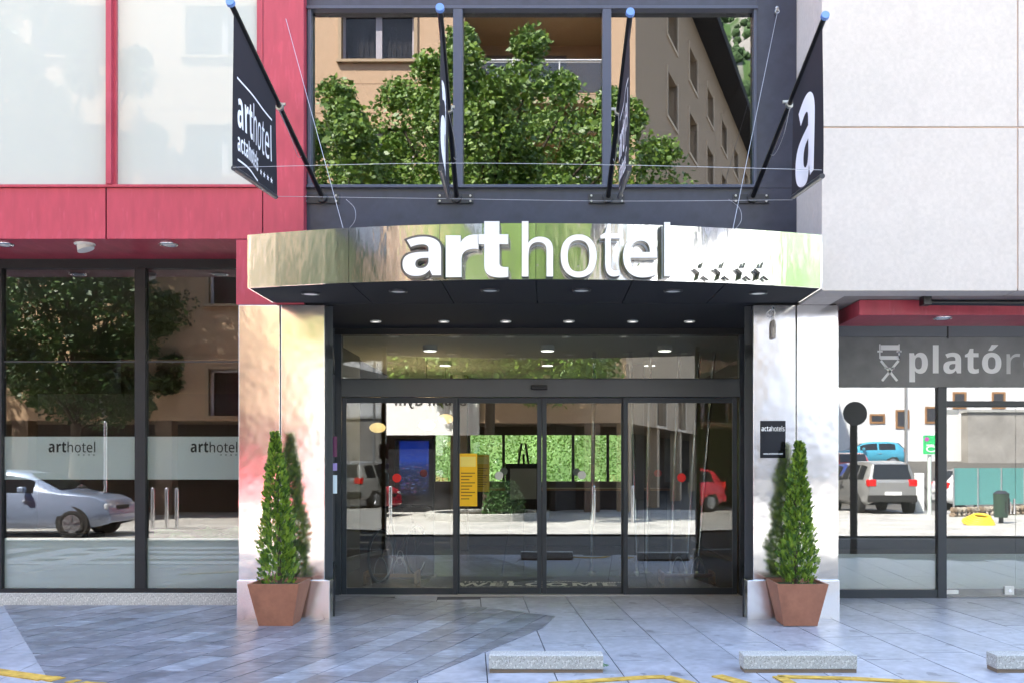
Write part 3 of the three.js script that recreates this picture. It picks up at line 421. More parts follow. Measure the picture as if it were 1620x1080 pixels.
{
  const mk = (baseX, tipX, tipZ, tipY, text, u0, u1, label) => {
    const f = thing('flag', label, 'flag', [0, 0, 0], 0, 'flags on poles above the canopy'), by = 4.245, bz = -0.1, at = (z) => { const t = (z - bz) / (tipZ - bz); return [lerp(baseX, tipX, t), lerp(by, tipY, t), z]; };
    part(f, 'pole', rod([baseX, by, bz], at(tipZ), 0.025, 0.021), M.pole); part(f, 'pole_cap', rod(at(tipZ), at(tipZ + 0.03), 0.032, 0.03, 24), M.skyReflectCap);
    const br = part(f, 'bracket', [rbx(baseX - 0.20, baseX + 0.17, by - 0.06, by + 0.035, -0.128, -0.112, 0.003), new THREE.CylinderGeometry(0.05, 0.055, 0.06, 20).rotateX(Math.PI / 2).translate(baseX, by - 0.005, -0.1)], M.iron);
    for (const [dx, dy] of [[-0.17, -0.04], [-0.17, 0.015], [0.14, -0.04], [0.14, 0.015]]) part(br, 'bolt', new THREE.CylinderGeometry(0.011, 0.011, 0.02, 6).rotateX(Math.PI / 2).translate(baseX + dx, by + dy, -0.105), M.galv);
    const z1 = tipZ - 0.06, z0 = 1.62, nU = 24, nV = 20, yb0 = 3.80, yb1 = 3.71, pos = [], uv = [], idx = [];
    for (let j = 0; j <= nV; j++) for (let i = 0; i <= nU; i++) { const u = i / nU, v = j / nV, z = lerp(z0, z1, u), [x, yt] = at(z), y = lerp(lerp(yb0, yb1, u), yt - 0.02, v); pos.push(x + 0.014 * Math.sin(u * 9 + baseX * 5 + v * 2) * (1 - v), y, z); uv.push(lerp(u0, u1, u), (y - yb1) / 1.15); if (i < nU && j < nV) { const k = j * (nU + 1) + i; idx.push(k, k + 1, k + nU + 1, k + 1, k + nU + 2, k + nU + 1); } }
    const g = new THREE.BufferGeometry(); g.setAttribute('position', new THREE.Float32BufferAttribute(pos, 3)); g.setAttribute('uv', new THREE.Float32BufferAttribute(uv, 2)); g.setIndex(idx); g.computeVertexNormals();
    const ban = part(f, 'banner', g, new THREE.MeshStandardMaterial({ map: text, roughness: 0.75, side: THREE.DoubleSide }));
    part(ban, 'weight_bar', rod([at(z0)[0], yb0 - 0.015, z0], [at(z1)[0], yb1 - 0.015, z1], 0.02), phys(0.03, 0.032, 0.045, 0.35));
    const q = at(1.5); part(f, 'clamp', [new THREE.CylinderGeometry(0.034, 0.034, 0.04, 14).rotateX(Math.PI / 2).translate(...q), bx(q[0] - 0.06, q[0] + 0.05, q[1] + 0.01, q[1] + 0.03, q[2] - 0.01, q[2] + 0.01)], M.galv); part(f, 'cord', tube([[q[0], q[1] - 0.03, q[2]], [q[0] + 0.02, q[1] - 0.16, 1.2], [q[0] + 0.01, q[1] - 0.24, 0.9], at(0.7)], 0.003, 5), M.wire);
  };
  mk(-2.28, X(365, 2.8), 2.8, Y(6, 2.8), tFlagT, 1, 0, 'leftmost black flag reading arthotel, before the red wall');
  mk(-0.92, X(696, 2.8), 2.8, Y(15, 2.8), tFlagA, 1, 0, 'second black flag from the left, showing a big letter a edge-on');
  mk(0.615, X(997, 2.8), 2.8, Y(22, 2.8), tFlagT, 0, 1, 'third black flag from the left, edge-on with narrow lettering');
  mk(2.077, X(1305, 2.6), 2.6, Y(27, 2.6), tFlagA, 0, 1, 'rightmost black flag with big white letter a, before the pale wall');
  const cable = (pts, label) => tag(part(scene, 'steel_cable', tube(pts, 0.002, 5), M.wire), label, 'cable');
  cable([[X(368, 2.74), 3.70, 2.74], [-0.78, 3.73, 2.74], [0.6, 3.715, 2.74], [2.05, 3.74, 2.54]], 'thin cable joining the outer lower corners of the four flags'); cable([[X(437, 1.62), 3.79, 1.62], [-0.84, 3.77, 1.62], [0.6, 3.75, 1.62], [2.06, 3.76, 1.62]], 'thin cable joining the inner lower corners of the four flags');
  const guy = (px0, py0, px1, label) => { const g = thing('guy_wire', label, 'guy wire', [0, 0, 0], 0, 'guy wires holding the canopy'), x0 = X(px0, -0.05), x1 = X(px1, 0.85); part(g, 'wire', tube([[x0, Y(py0, -0.05), -0.05], [x1, 3.65, 0.85]], 0.0026, 6), M.wire); part(g, 'anchor', [new THREE.TorusGeometry(0.02, 0.005, 6, 16).translate(x0, Y(py0, -0.05) + 0.015, -0.05), new THREE.CylinderGeometry(0.014, 0.014, 0.07, 10).rotateX(Math.PI / 2).translate(x0, Y(py0, -0.05) + 0.03, -0.09), new THREE.SphereGeometry(0.02, 10, 8).translate(x0, Y(py0, -0.05) + 0.05, -0.06)], M.galv); part(g, 'eye_bolt', new THREE.TorusGeometry(0.018, 0.005, 6, 16).translate(x1, 3.65, 0.85), M.galv); part(g, 'loose_end', tube([[x1, 3.66, 0.85], [x1 + 0.09, 3.78, 0.83], [x1 + 0.08, 3.9, 0.8], [x1 - 0.01, 4.0, 0.74]], 0.0015, 5), M.wire); };
  guy(447, 12, 545, 'steel guy wire from the red pier down to the canopy'); guy(1230, 20, 1158, 'steel guy wire from the navy panel down to the canopy');
}

// ---------- potted conifers, concrete blocks ----------
function conifer(label, cx, h, rMax, sd) {
  seed = sd; const zc = 0.29, t = thing('potted_conifer', label, 'potted plant', [cx, 0, zc], 0, 'conifers in terracotta pots by the pillars'), b = 0.16, T = 0.245, H = 0.41, w = 0.024;
  const fr = (r0, r1, y0, y1) => { const g = new THREE.CylinderGeometry(r1 * Math.SQRT2, r0 * Math.SQRT2, y1 - y0, 4, 1, true); g.rotateY(Math.PI / 4); g.translate(0, (y0 + y1) / 2, 0); const n = g.toNonIndexed(); n.computeVertexNormals(); return uvBox(n); };
  const inner = fr(b - w + 0.02, T - w, 0.08, H - 0.0005), rim = new THREE.Shape([[-T, -T], [T, -T], [T, T], [-T, T]].map((p) => new THREE.Vector2(...p))); rim.holes.push(new THREE.Path([[-T + w, -T + w], [-T + w, T - w], [T - w, T - w], [T - w, -T + w]].map((p) => new THREE.Vector2(...p))));
  part(t, 'pot', [fr(b, T, 0, H), inner, new THREE.ShapeGeometry(rim).rotateX(-Math.PI / 2).translate(0, H, 0), new THREE.PlaneGeometry(2 * b, 2 * b).rotateX(Math.PI / 2).translate(0, 0.001, 0)], M.terra);
  const sg = new THREE.PlaneGeometry(2 * (T - w), 2 * (T - w), 12, 12).rotateX(-Math.PI / 2); { const p = sg.attributes.position; for (let i = 0; i < p.count; i++) p.setY(i, H - 0.035 + rr(-0.008, 0.012)); sg.computeVertexNormals(); } part(t, 'soil', sg, M.soil);
  part(t, 'trunk', rod([0, H - 0.05, 0], [-0.02, h * 0.8, 0], 0.022, 0.006), M.bark);
  // sprays: flat scaly fans that point up and outwards, in three greens
  const sets = [[], [], []], up = V3(0, 1, 0), lean = sd % 2 ? -0.05 : 0.03, nz = noiseGrid(9, sd);
  for (let k = 0; k < 3000; k++) {
    const v = Math.pow(rnd(), 0.85), a = rnd() * 7, prof = Math.pow(1 - v, 0.72) * (0.74 + 0.26 * Math.min(1, v * 7)), bump = 0.55 + 0.85 * nz(a * 9 / 7 + 0.01, v * 8), R = rMax * prof * bump, q = Math.sqrt(rr(0.22, 1)) * R + 0.01, ang = a / 7 * Math.PI * 2;
    const o = V3(Math.cos(ang) * q + lean * v, H - 0.03 + v * (h - H), Math.sin(ang) * q), dir = V3(Math.cos(ang) * rr(0.35, 1), rr(0.7, 1.5), Math.sin(ang) * rr(0.35, 1)).add(V3(rr(-0.3, 0.3), rr(-0.25, 0.2), rr(-0.3, 0.3))).normalize();
    const side = V3(rr(-1, 1), rr(-0.4, 0.4), rr(-1, 1)).cross(dir).normalize(), L = rr(0.035, 0.085) * (0.65 + 0.35 * (1 - v)), out = sets[Math.floor(rnd() * 2.99)];
    const quad = (p, d, s, l, w0) => { w0 *= 0.85; const e = p.clone().addScaledVector(d, l), m = p.clone().addScaledVector(d, l * 0.55); out.push(p, m.clone().addScaledVector(s, w0), m.clone().addScaledVector(s, -w0), m.clone().addScaledVector(s, w0), e, m.clone().addScaledVector(s, -w0)); };
    quad(o, dir, side, L, 0.0045);
    for (let i = 0; i < 7; i++) for (const sg2 of [-1, 1]) { const tt = 0.12 + i * 0.12, p = o.clone().addScaledVector(dir, L * tt), d = dir.clone().multiplyScalar(0.75).addScaledVector(side, sg2 * rr(0.5, 0.8)).addScaledVector(up, 0.1).add(V3(rr(-0.15, 0.15), rr(-0.1, 0.1), rr(-0.15, 0.15))).normalize(); quad(p, d, side.clone().cross(d).cross(d).normalize(), L * (0.5 - 0.28 * tt) * rr(0.7, 1.2), 0.0042); }
  }
  const cols = [[0.16, 0.28, 0.022], [0.28, 0.42, 0.04], [0.06, 0.14, 0.016]]; const crown = new THREE.Group(); crown.name = 'crown'; t.add(crown);
  sets.forEach((s, i) => { const p = new Float32Array(s.length * 3); s.forEach((q, k) => q.toArray(p, k * 3)); const g = new THREE.BufferGeometry(); g.setAttribute('position', new THREE.BufferAttribute(p, 3)); g.computeVertexNormals(); const m = part(crown, 'foliage', g, leafMat(...cols[i])); m.userData.kind = 'stuff'; });
}
conifer('slim conifer in a terracotta pot before the left steel pillar', X(437.5, 0.4), Y(682, 0.29), 0.178, 101);
conifer('conifer in a terracotta pot before the right pillar with the plaque', X(1265, 0.4), Y(697, 0.29), 0.17, 202);
for (const [a, b, l] of [[773, 955, 'concrete kerb block in front of the sliding doors'], [1177, 1357, 'middle concrete kerb block, in front of the right potted conifer'], [1577, 1760, 'concrete kerb block cut off at the right edge of the view']]) {
  const z = 2.58, t = thing('kerb_block', l, 'kerb block', [0, 0, 0], 0, 'concrete kerb blocks along the pavement edge');
  const g = new RoundedBoxGeometry(X(b, z) - X(a, z), 0.105, 0.185, 3, 0.008); { const p = g.attributes.position; for (let i = 0; i < p.count; i++) { const k = Math.sin(p.getX(i) * 61 + p.getZ(i) * 37 + a); p.setXYZ(i, p.getX(i) + 0.0022 * k, p.getY(i) + 0.0018 * Math.sin(p.getX(i) * 43 + a), p.getZ(i) + 0.002 * Math.cos(p.getX(i) * 29 + a)); } } g.translate((X(a, z) + X(b, z)) / 2, 0.0725, z - 0.09);
  part(t, 'block', uvBox(g), M.conc); part(t, 'mortar_bed', rbx(X(a, z) + 0.006, X(b, z) - 0.004, -0.01, 0.0215, z - 0.175, z - 0.005, 0.004), M.concBase);
}
{ const w = thing('weed', 'tiny green weed at the right end of the kerb block before the doors', 'weed', [X(956, 2.5), 0, 2.5]); seed = 5; const p = []; for (let i = 0; i < 26; i++) { const a = rnd() * 6.28, l = rr(0.02, 0.05), y = rr(0.01, 0.05), o = V3(rr(-0.02, 0.02), y, rr(-0.02, 0.02)), e = o.clone().add(V3(Math.cos(a) * l, rr(0, 0.02), Math.sin(a) * l)), s = V3(-Math.sin(a), 0, Math.cos(a)).multiplyScalar(0.008), m = o.clone().lerp(e, 0.5); p.push(o, m.clone().add(s), e, o, e, m.clone().sub(s)); } const g = new THREE.BufferGeometry().setFromPoints(p); g.computeVertexNormals(); part(w, 'leaves', g, leafMat(0.06, 0.2, 0.03)); }

// ---------- apartment building across the square (mirrored in the panes) ----------
const zB = 18.5, EAVE = 18.5;
{
  const b = thing('apartment_building', 'ochre rendered apartment block with balconies across the square', 'building'), xc = 2.55, xl = -34, depth = 0.4;
  // front wall: vertical strips and storey bands around the openings
  const storeys = [3.04, 6.44, 9.84, 13.24], wins = []; for (let k = 0; k < 7; k++) wins.push([-5.96 - k * 4.4, -3.86 - k * 4.4]);
  const bal = [-2.4, 1.72];
  const g = [], strip = (x0, x1, y0, y1) => g.push(bx(x0, x1, y0, y1, zB, zB + depth));
  for (let s = 0; s < 4; s++) {
    const sill = storeys[s], head = sill + 1.42, y0 = s ? storeys[s - 1] + 1.42 : 2.9;
    strip(xl, s ? bal[0] : xc, y0 + (s ? 0 : 0), sill); strip(xl, bal[0], head, head + 0.0001 + 0.001);
    let x = bal[0]; for (const [a, c] of wins) { strip(c, x, sill, head); x = a; } strip(xl, x, sill, head);
    if (s) { strip(bal[1], xc, y0, head); strip(bal[0], bal[1], y0 + 1.0, sill - 0.95); } else strip(bal[0], xc, sill, head);
  }
  strip(xl, xc, storeys[3] + 1.42, EAVE);
  part(b, 'front_wall', g, M.stucco);
  part(b, 'shade_toned_wall', bx(xl, xc, -0.1, 2.9, zB + 3, zB + 3.2), std(0.09, 0.065, 0.05, 0.85, { map: tStucco })); part(b, 'added_portico_ceiling', bx(xl, xc, 2.9, 3.0, zB + depth, zB + 3), M.stuccoTrim);  // portico added to darken the mirrored street; back wall tone paints in shade
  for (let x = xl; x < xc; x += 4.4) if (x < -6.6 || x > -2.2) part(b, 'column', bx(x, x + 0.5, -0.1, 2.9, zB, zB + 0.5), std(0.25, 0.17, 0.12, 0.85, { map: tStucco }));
  for (const y of [4.9, 8.3, 11.7, 12.55]) part(b, 'joint_line', bx(xl, bal[0] - 0.05, y, y + 0.02, zB - 0.004, zB + 0.01), std(0.35, 0.22, 0.13, 0.9));
  for (let s = 0; s < 4; s++) for (const [a, c] of wins) {
    const y0 = storeys[s], y1 = y0 + 1.42, w = part(b, 'window', [bx(a - 0.1, a, y0 - 0.08, y1 + 0.1, zB - 0.06, zB + 0.1), bx(c, c + 0.1, y0 - 0.08, y1 + 0.1, zB - 0.06, zB + 0.1), bx(a, c, y1, y1 + 0.1, zB - 0.06, zB + 0.1), bx(a - 0.14, c + 0.14, y0 - 0.08, y0, zB - 0.12, zB + 0.2)], M.stuccoTrim);
    part(w, 'sash', [bx(a, a + 0.08, y0, y1, zB + 0.2, zB + 0.26), bx(c - 0.08, c, y0, y1, zB + 0.2, zB + 0.26), bx((a + c) / 2 - 0.09, (a + c) / 2 + 0.09, y0, y1, zB + 0.2, zB + 0.26), bx(a, c, y1 - 0.08, y1, zB + 0.2, zB + 0.26)], std(0.45, 0.42, 0.45, 0.5));
    const cv = []; for (let i = 0; i < 26; i++) { const u = lerp(a, c, i / 26), v = lerp(a, c, (i + 1) / 26); cv.push(bx(u, v - 0.002, y0, y1, zB + 0.34 + (i % 2) * 0.03, zB + 0.38)); } part(w, 'curtain', cv, M.curtain);
    part(w, 'pane', bx(a + 0.08, c - 0.08, y0, y1 - 0.08, zB + 0.22, zB + 0.225), M.glassPlain);
  }
  for (let s = 1; s < 4; s++) { // recessed balconies
    const fy = storeys[s] - 1.0, t = part(b, 'balcony', [bx(bal[0], xc + 0.02, fy - 0.25, fy, zB - 0.01, zB + 2.4), bx(bal[0] - 0.02, bal[0], fy, fy + 2.4, zB + depth, zB + 2.4), bx(bal[0], bal[1], fy, fy + 2.5, zB + 2.4, zB + 2.5), bx(bal[0], bal[1], fy + 2.42, fy + 2.5, zB + depth, zB + 2.4)], M.stuccoTrim);
    part(t, 'balcony_door', [bx(-1.9, 0.6, fy + 0.01, fy + 2.1, zB + 2.36, zB + 2.39)], M.curtain); part(t, 'door_frame', [bx(-2.05, -1.9, fy, fy + 2.2, zB + 2.3, zB + 2.41), bx(0.6, 0.75, fy, fy + 2.2, zB + 2.3, zB + 2.41), bx(-1.9, 0.6, fy + 2.1, fy + 2.2, zB + 2.3, zB + 2.41)], M.stuccoTrim);
    const rl = [rod([bal[0], fy + 1.02, zB + 0.05], [bal[1], fy + 1.02, zB + 0.05], 0.03), rod([bal[0], fy + 0.96, zB + 0.05], [bal[1], fy + 0.96, zB + 0.05], 0.012)]; for (const x of [-2.3, -1.0, 0.35, 1.68]) rl.push(rod([x, fy, zB + 0.05], [x, fy + 1.0, zB + 0.05], 0.022)); part(t, 'railing', rl, std(0.7, 0.7, 0.7, 0.4)); part(t, 'railing_glass', bx(bal[0], bal[1], fy + 0.08, fy + 0.94, zB + 0.04, zB + 0.046), M.glassDark);
  }
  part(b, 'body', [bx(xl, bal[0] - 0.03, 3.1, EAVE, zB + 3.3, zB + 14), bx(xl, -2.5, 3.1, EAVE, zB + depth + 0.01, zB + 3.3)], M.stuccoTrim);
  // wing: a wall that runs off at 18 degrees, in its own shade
  const ang = Math.atan(0.328), L = 42, wing = thing('apartment_wing', 'shaded wing of the ochre block running away beside the balconies', 'building', [xc, 0, zB], ang - Math.PI / 2); // local x runs along the wall, z into the building
  const W = (s0, s1, y0, y1, d0, d1) => bx(s0, s1, y0, y1, d0, d1); const wg = [];
  const ww = []; for (let s = 4.6; s < L - 3; s += 4.1) ww.push([s, s + 1.75]);
  const rows = [3.0, 6.4, 9.8, 13.2, 15.9]; let py = 0;
  for (const y of rows) { const hh = y > 15 ? 1.3 : 1.55; wg.push(W(0, L, py, y, 0, 0.45)); let s = 0; for (const [a, c] of ww) { wg.push(W(s, a, y, y + hh, 0, 0.45)); s = c; } wg.push(W(s, L, y, y + hh, 0, 0.45)); py = y + hh; }
  wg.shift(); wg.push(W(0, L, 2.9, 3.0, 0, 0.45)); part(wing, 'wing_shade_toned_wall', W(0, L, -0.1, 2.9, 2.4, 2.6), std(0.05, 0.04, 0.035, 0.85)); part(wing, 'added_portico_ceiling', W(0, L, 2.9, 2.98, 0.45, 2.4), M.stuccoTrim); for (let q = 0.4; q < L; q += 4.5) part(wing, 'column', W(q, q + 0.4, -0.1, 2.9, 0.02, 0.42), M.stuccoTrim); wg.push(W(0, L, py, EAVE, 0, 0.45)); part(wing, 'wing_wall', wg, M.stuccoTrim);  // portico added along the wing too; its dark wall colour paints in shade
  const trimM = std(0.72, 0.58, 0.42, 0.9), wp = std(0.03, 0.03, 0.035, 0.15);
  for (const y of rows) for (const [a, c] of ww) { const hh = y > 15 ? 1.3 : 1.55, w = part(wing, 'window', [W(a - 0.09, a, y - 0.1, y + hh + 0.1, -0.05, 0.1), W(c, c + 0.09, y - 0.1, y + hh + 0.1, -0.05, 0.1), W(a, c, y - 0.1, y, -0.05, 0.1)], trimM); part(w, 'pane', W(a, c, y, y + hh, 0.28, 0.3), wp); }
  part(wing, 'wing_eave', bx(-0.3, L, EAVE, EAVE + 0.35, -0.9, 9), M.roof); part(wing, 'wing_body', bx(3.2, L, 3.0, EAVE, 0.5, 8), M.stuccoTrim);
  part(b, 'roof', bx(xl, xc + 0.3, EAVE, EAVE + 0.35, zB - 0.7, zB + 14), M.roof);
  // shop at ground level
  const sh = thing('shop_front', 'white shopfront with Urban Gym lettering at the foot of the ochre block', 'shopfront');
  part(sh, 'fascia', bx(-6.4, -2.2, 2.5, 3.9, zB - 0.14, zB - 0.01), M.whitePaint); part(sh, 'side_panel', bx(-6.4, -5.5, 0.0, 2.5, zB - 0.14, zB - 0.01), M.whitePaint); part(sh, 'shop_window', bx(-5.5, -2.2, 0, 2.5, zB + 0.1, zB + 0.12), std(0.02, 0.02, 0.022, 0.1));
  const ink = std(0.02, 0.02, 0.02, 0.7); part(sh, 'lettering', words(bold, 'Urban Gym', -4.9, -2.6, 3.35, 3.75).rotateY(Math.PI).translate(-7.5, 0, zB - 0.146), ink); part(sh, 'lettering', words(bold, 'Urban', -6.3, -5.7, 1.8, 2.05).rotateY(Math.PI).translate(-12, 0, zB - 0.146), ink);
}

// ---------- trees of the square ----------
function tree(label, cx, cz, h, R, base, n, sd, col, clumpN) {
  seed = sd; const t = thing('street_tree', label, 'tree', [cx, 0, cz], 0, 'trees of the square'), wood = [], tips = [];
  wood.push(rod([0, 0, 0], [0.08, base, 0.05], 0.17, 0.13)); const up = h - base;
  for (let i = 0; i < clumpN; i++) {
    const a = i * 2.4 + rr(-0.3, 0.3), v = (i + 0.5) / clumpN, rad = R * Math.sqrt(Math.max(0.05, 1 - Math.pow(Math.abs(v - 0.38) / 0.66, 2.1))) * rr(0.55, 1.05), y = base + up * (v * 0.93 + 0.02) + rr(-0.3, 0.3), p = [Math.cos(a) * rad, y, Math.sin(a) * rad];
    const y0 = base + (y - base) * 0.25; wood.push(tube([[0.08, y0 - 0.4, 0.05], [p[0] * 0.4, lerp(y0, y, 0.5), p[2] * 0.4], p], 0.035, 5, 5)); tips.push([p, rr(0.6, 1.2) * R * 0.17]); tips.push([[p[0] * 1.06, p[1] + R * 0.17, p[2] * 1.06], R * 0.085]);
    tips.push([[p[0] * 0.55, lerp(y0, y, 0.62), p[2] * 0.55], R * 0.22]);
  }
  part(t, 'trunk', wood, M.bark);
  const bufs = [[], []];
  for (let k = 0; k < n; k++) {
    const [p, r] = tips[Math.floor(rnd() * tips.length)], d = V3(rr(-1, 1), rr(-1, 1), rr(-1, 1)); if (d.length() > 1) { k--; continue; }
    const o = V3(p[0] + d.x * r * 1.15, p[1] + d.y * r * 1.0 + 0.25 * r, p[2] + d.z * r * 1.15), L = 0.07 + 0.17 * rnd() * rnd() + 0.03 * rnd(), a = V3(rr(-1, 1), rr(-0.75, 0.35), rr(-1, 1)).normalize(), s = V3(rr(-1, 1), rr(-0.3, 0.3), rr(-1, 1)).cross(a).normalize().multiplyScalar(L * 0.3), m = o.clone().addScaledVector(a, L * 0.5), e = o.clone().addScaledVector(a, L);
    bufs[k % 3 ? 0 : 1].push(o, m.clone().add(s), e, o, e, m.clone().sub(s));
  }
  const crown = new THREE.Group(); crown.name = 'crown'; t.add(crown);
  bufs.forEach((s, i) => { const q = new Float32Array(s.length * 3); s.forEach((v, k) => v.toArray(q, k * 3)); const g = new THREE.BufferGeometry(); g.setAttribute('position', new THREE.BufferAttribute(q, 3)); g.computeVertexNormals(); part(crown, 'foliage', g, leafMat(...col.map((c, q) => c * (i ? [1.7, 1.45, 1.3][q] : 1)))).userData.kind = 'stuff'; });
}
tree('leafy green tree mirrored across the bay windows', -1.7, 14.6, 10.9, 4.7, 3.7, 125000, 41, [0.13, 0.235, 0.035], 58);
tree('tall dark tree close to the ochre block, mirrored in the left shopfront', -13.3, 15.9, 13.8, 3.5, 2.7, 80000, 77, [0.045, 0.095, 0.02], 34);
tree('farthest tree of the square, left of the others', -20.2, 15.7, 12.8, 3.8, 2.8, 40000, 78, [0.045, 0.095, 0.02], 28);
tree('broad tree beyond the car park, mirrored at the right end of the canopy', 19.5, 14.2, 9.5, 4.6, 2.2, 40000, 79, [0.12, 0.22, 0.035], 34);
for (const [cx, cz, l] of [[-1.7, 14.6, 'pale kerb ring around the tree mirrored in the doors'], [-13.3, 15.9, 'pale kerb ring around the left tree of the square']]) { const t = thing('tree_island', l, 'kerb ring', [cx, 0, cz]); part(t, 'kerb_ring', new THREE.LatheGeometry([[1.5, 0], [1.5, 0.2], [1.52, 0.22], [1.73, 0.22], [1.75, 0.2], [1.75, 0]].map((p) => new THREE.Vector2(...p)), 36), M.kerb); part(t, 'earth', new THREE.CylinderGeometry(1.5, 1.5, 0.12, 32).translate(0, 0.08, 0), std(0.07, 0.06, 0.04, 1, { map: tConc })); }
// shrubs in the island
function shrub(name, label, cat, pos, w, h, n, sd, col, leaf = 0.09) { seed = sd; const t = thing(name, label, cat, pos), s = []; for (let k = 0; k < n; k++) { const a = rnd() * 6.283, v = rnd(), r = Math.sqrt(rnd()) * Math.sqrt(1 - v * v * 0.8), o = V3(Math.cos(a) * r * w, 0.08 + v * h, Math.sin(a) * r * w * 0.6), d = V3(rr(-1, 1), rr(-0.3, 1), rr(-1, 1)).normalize(), sd2 = V3(rr(-1, 1), rr(-0.4, 0.4), rr(-1, 1)).cross(d).normalize().multiplyScalar(leaf * 0.3), m = o.clone().addScaledVector(d, leaf * 0.5), e = o.clone().addScaledVector(d, leaf); s.push(o, m.clone().add(sd2), e, o, e, m.clone().sub(sd2)); } const g = new THREE.BufferGeometry().setFromPoints(s); g.computeVertexNormals(); part(t, 'foliage', g, leafMat(...col)).userData.kind = 'stuff'; part(t, 'stem', rod([0, 0, 0], [0, h * 0.6, 0], 0.02, 0.01, 6), M.bark); }
shrub('island_shrub', 'low green shrub inside the kerb ring of the doors tree', 'shrub', [-1.2, 0.1, 13.6], 0.6, 0.9, 1500, 9, [0.05, 0.12, 0.025]);
{ const g = new THREE.PlaneGeometry(26, 8, 60, 24).rotateX(-Math.PI / 2), p = g.attributes.position; for (let i = 0; i < p.count; i++) { const d = clamp((4 - p.getZ(i)) / 8); p.setY(i, -0.02 + 5.5 * d + 0.12 * Math.sin(p.getX(i) * 1.7 + p.getZ(i))); } g.computeVertexNormals(); g.translate(0, 0, -17.2); const uv = g.attributes.uv; for (let i = 0; i < p.count; i++) uv.setXY(i, p.getX(i), p.getZ(i)); struct('sun_catching_bank', g, std(0.24, 0.38, 0.09, 1, { map: tConc })); }  // slope added to catch the sun and look bright through the garden window
for (let i = 0; i < 6; i++) shrub('garden_hedge', ['first', 'second', 'third', 'fourth', 'fifth', 'sixth'][i] + ' bright hedge bush from the left behind the lobby garden window', 'hedge', [-3.4 + i * 1.35, 0, -14.2], 0.9, 3.2, 2600, 300 + i, [0.26, 0.42, 0.08], 0.075);

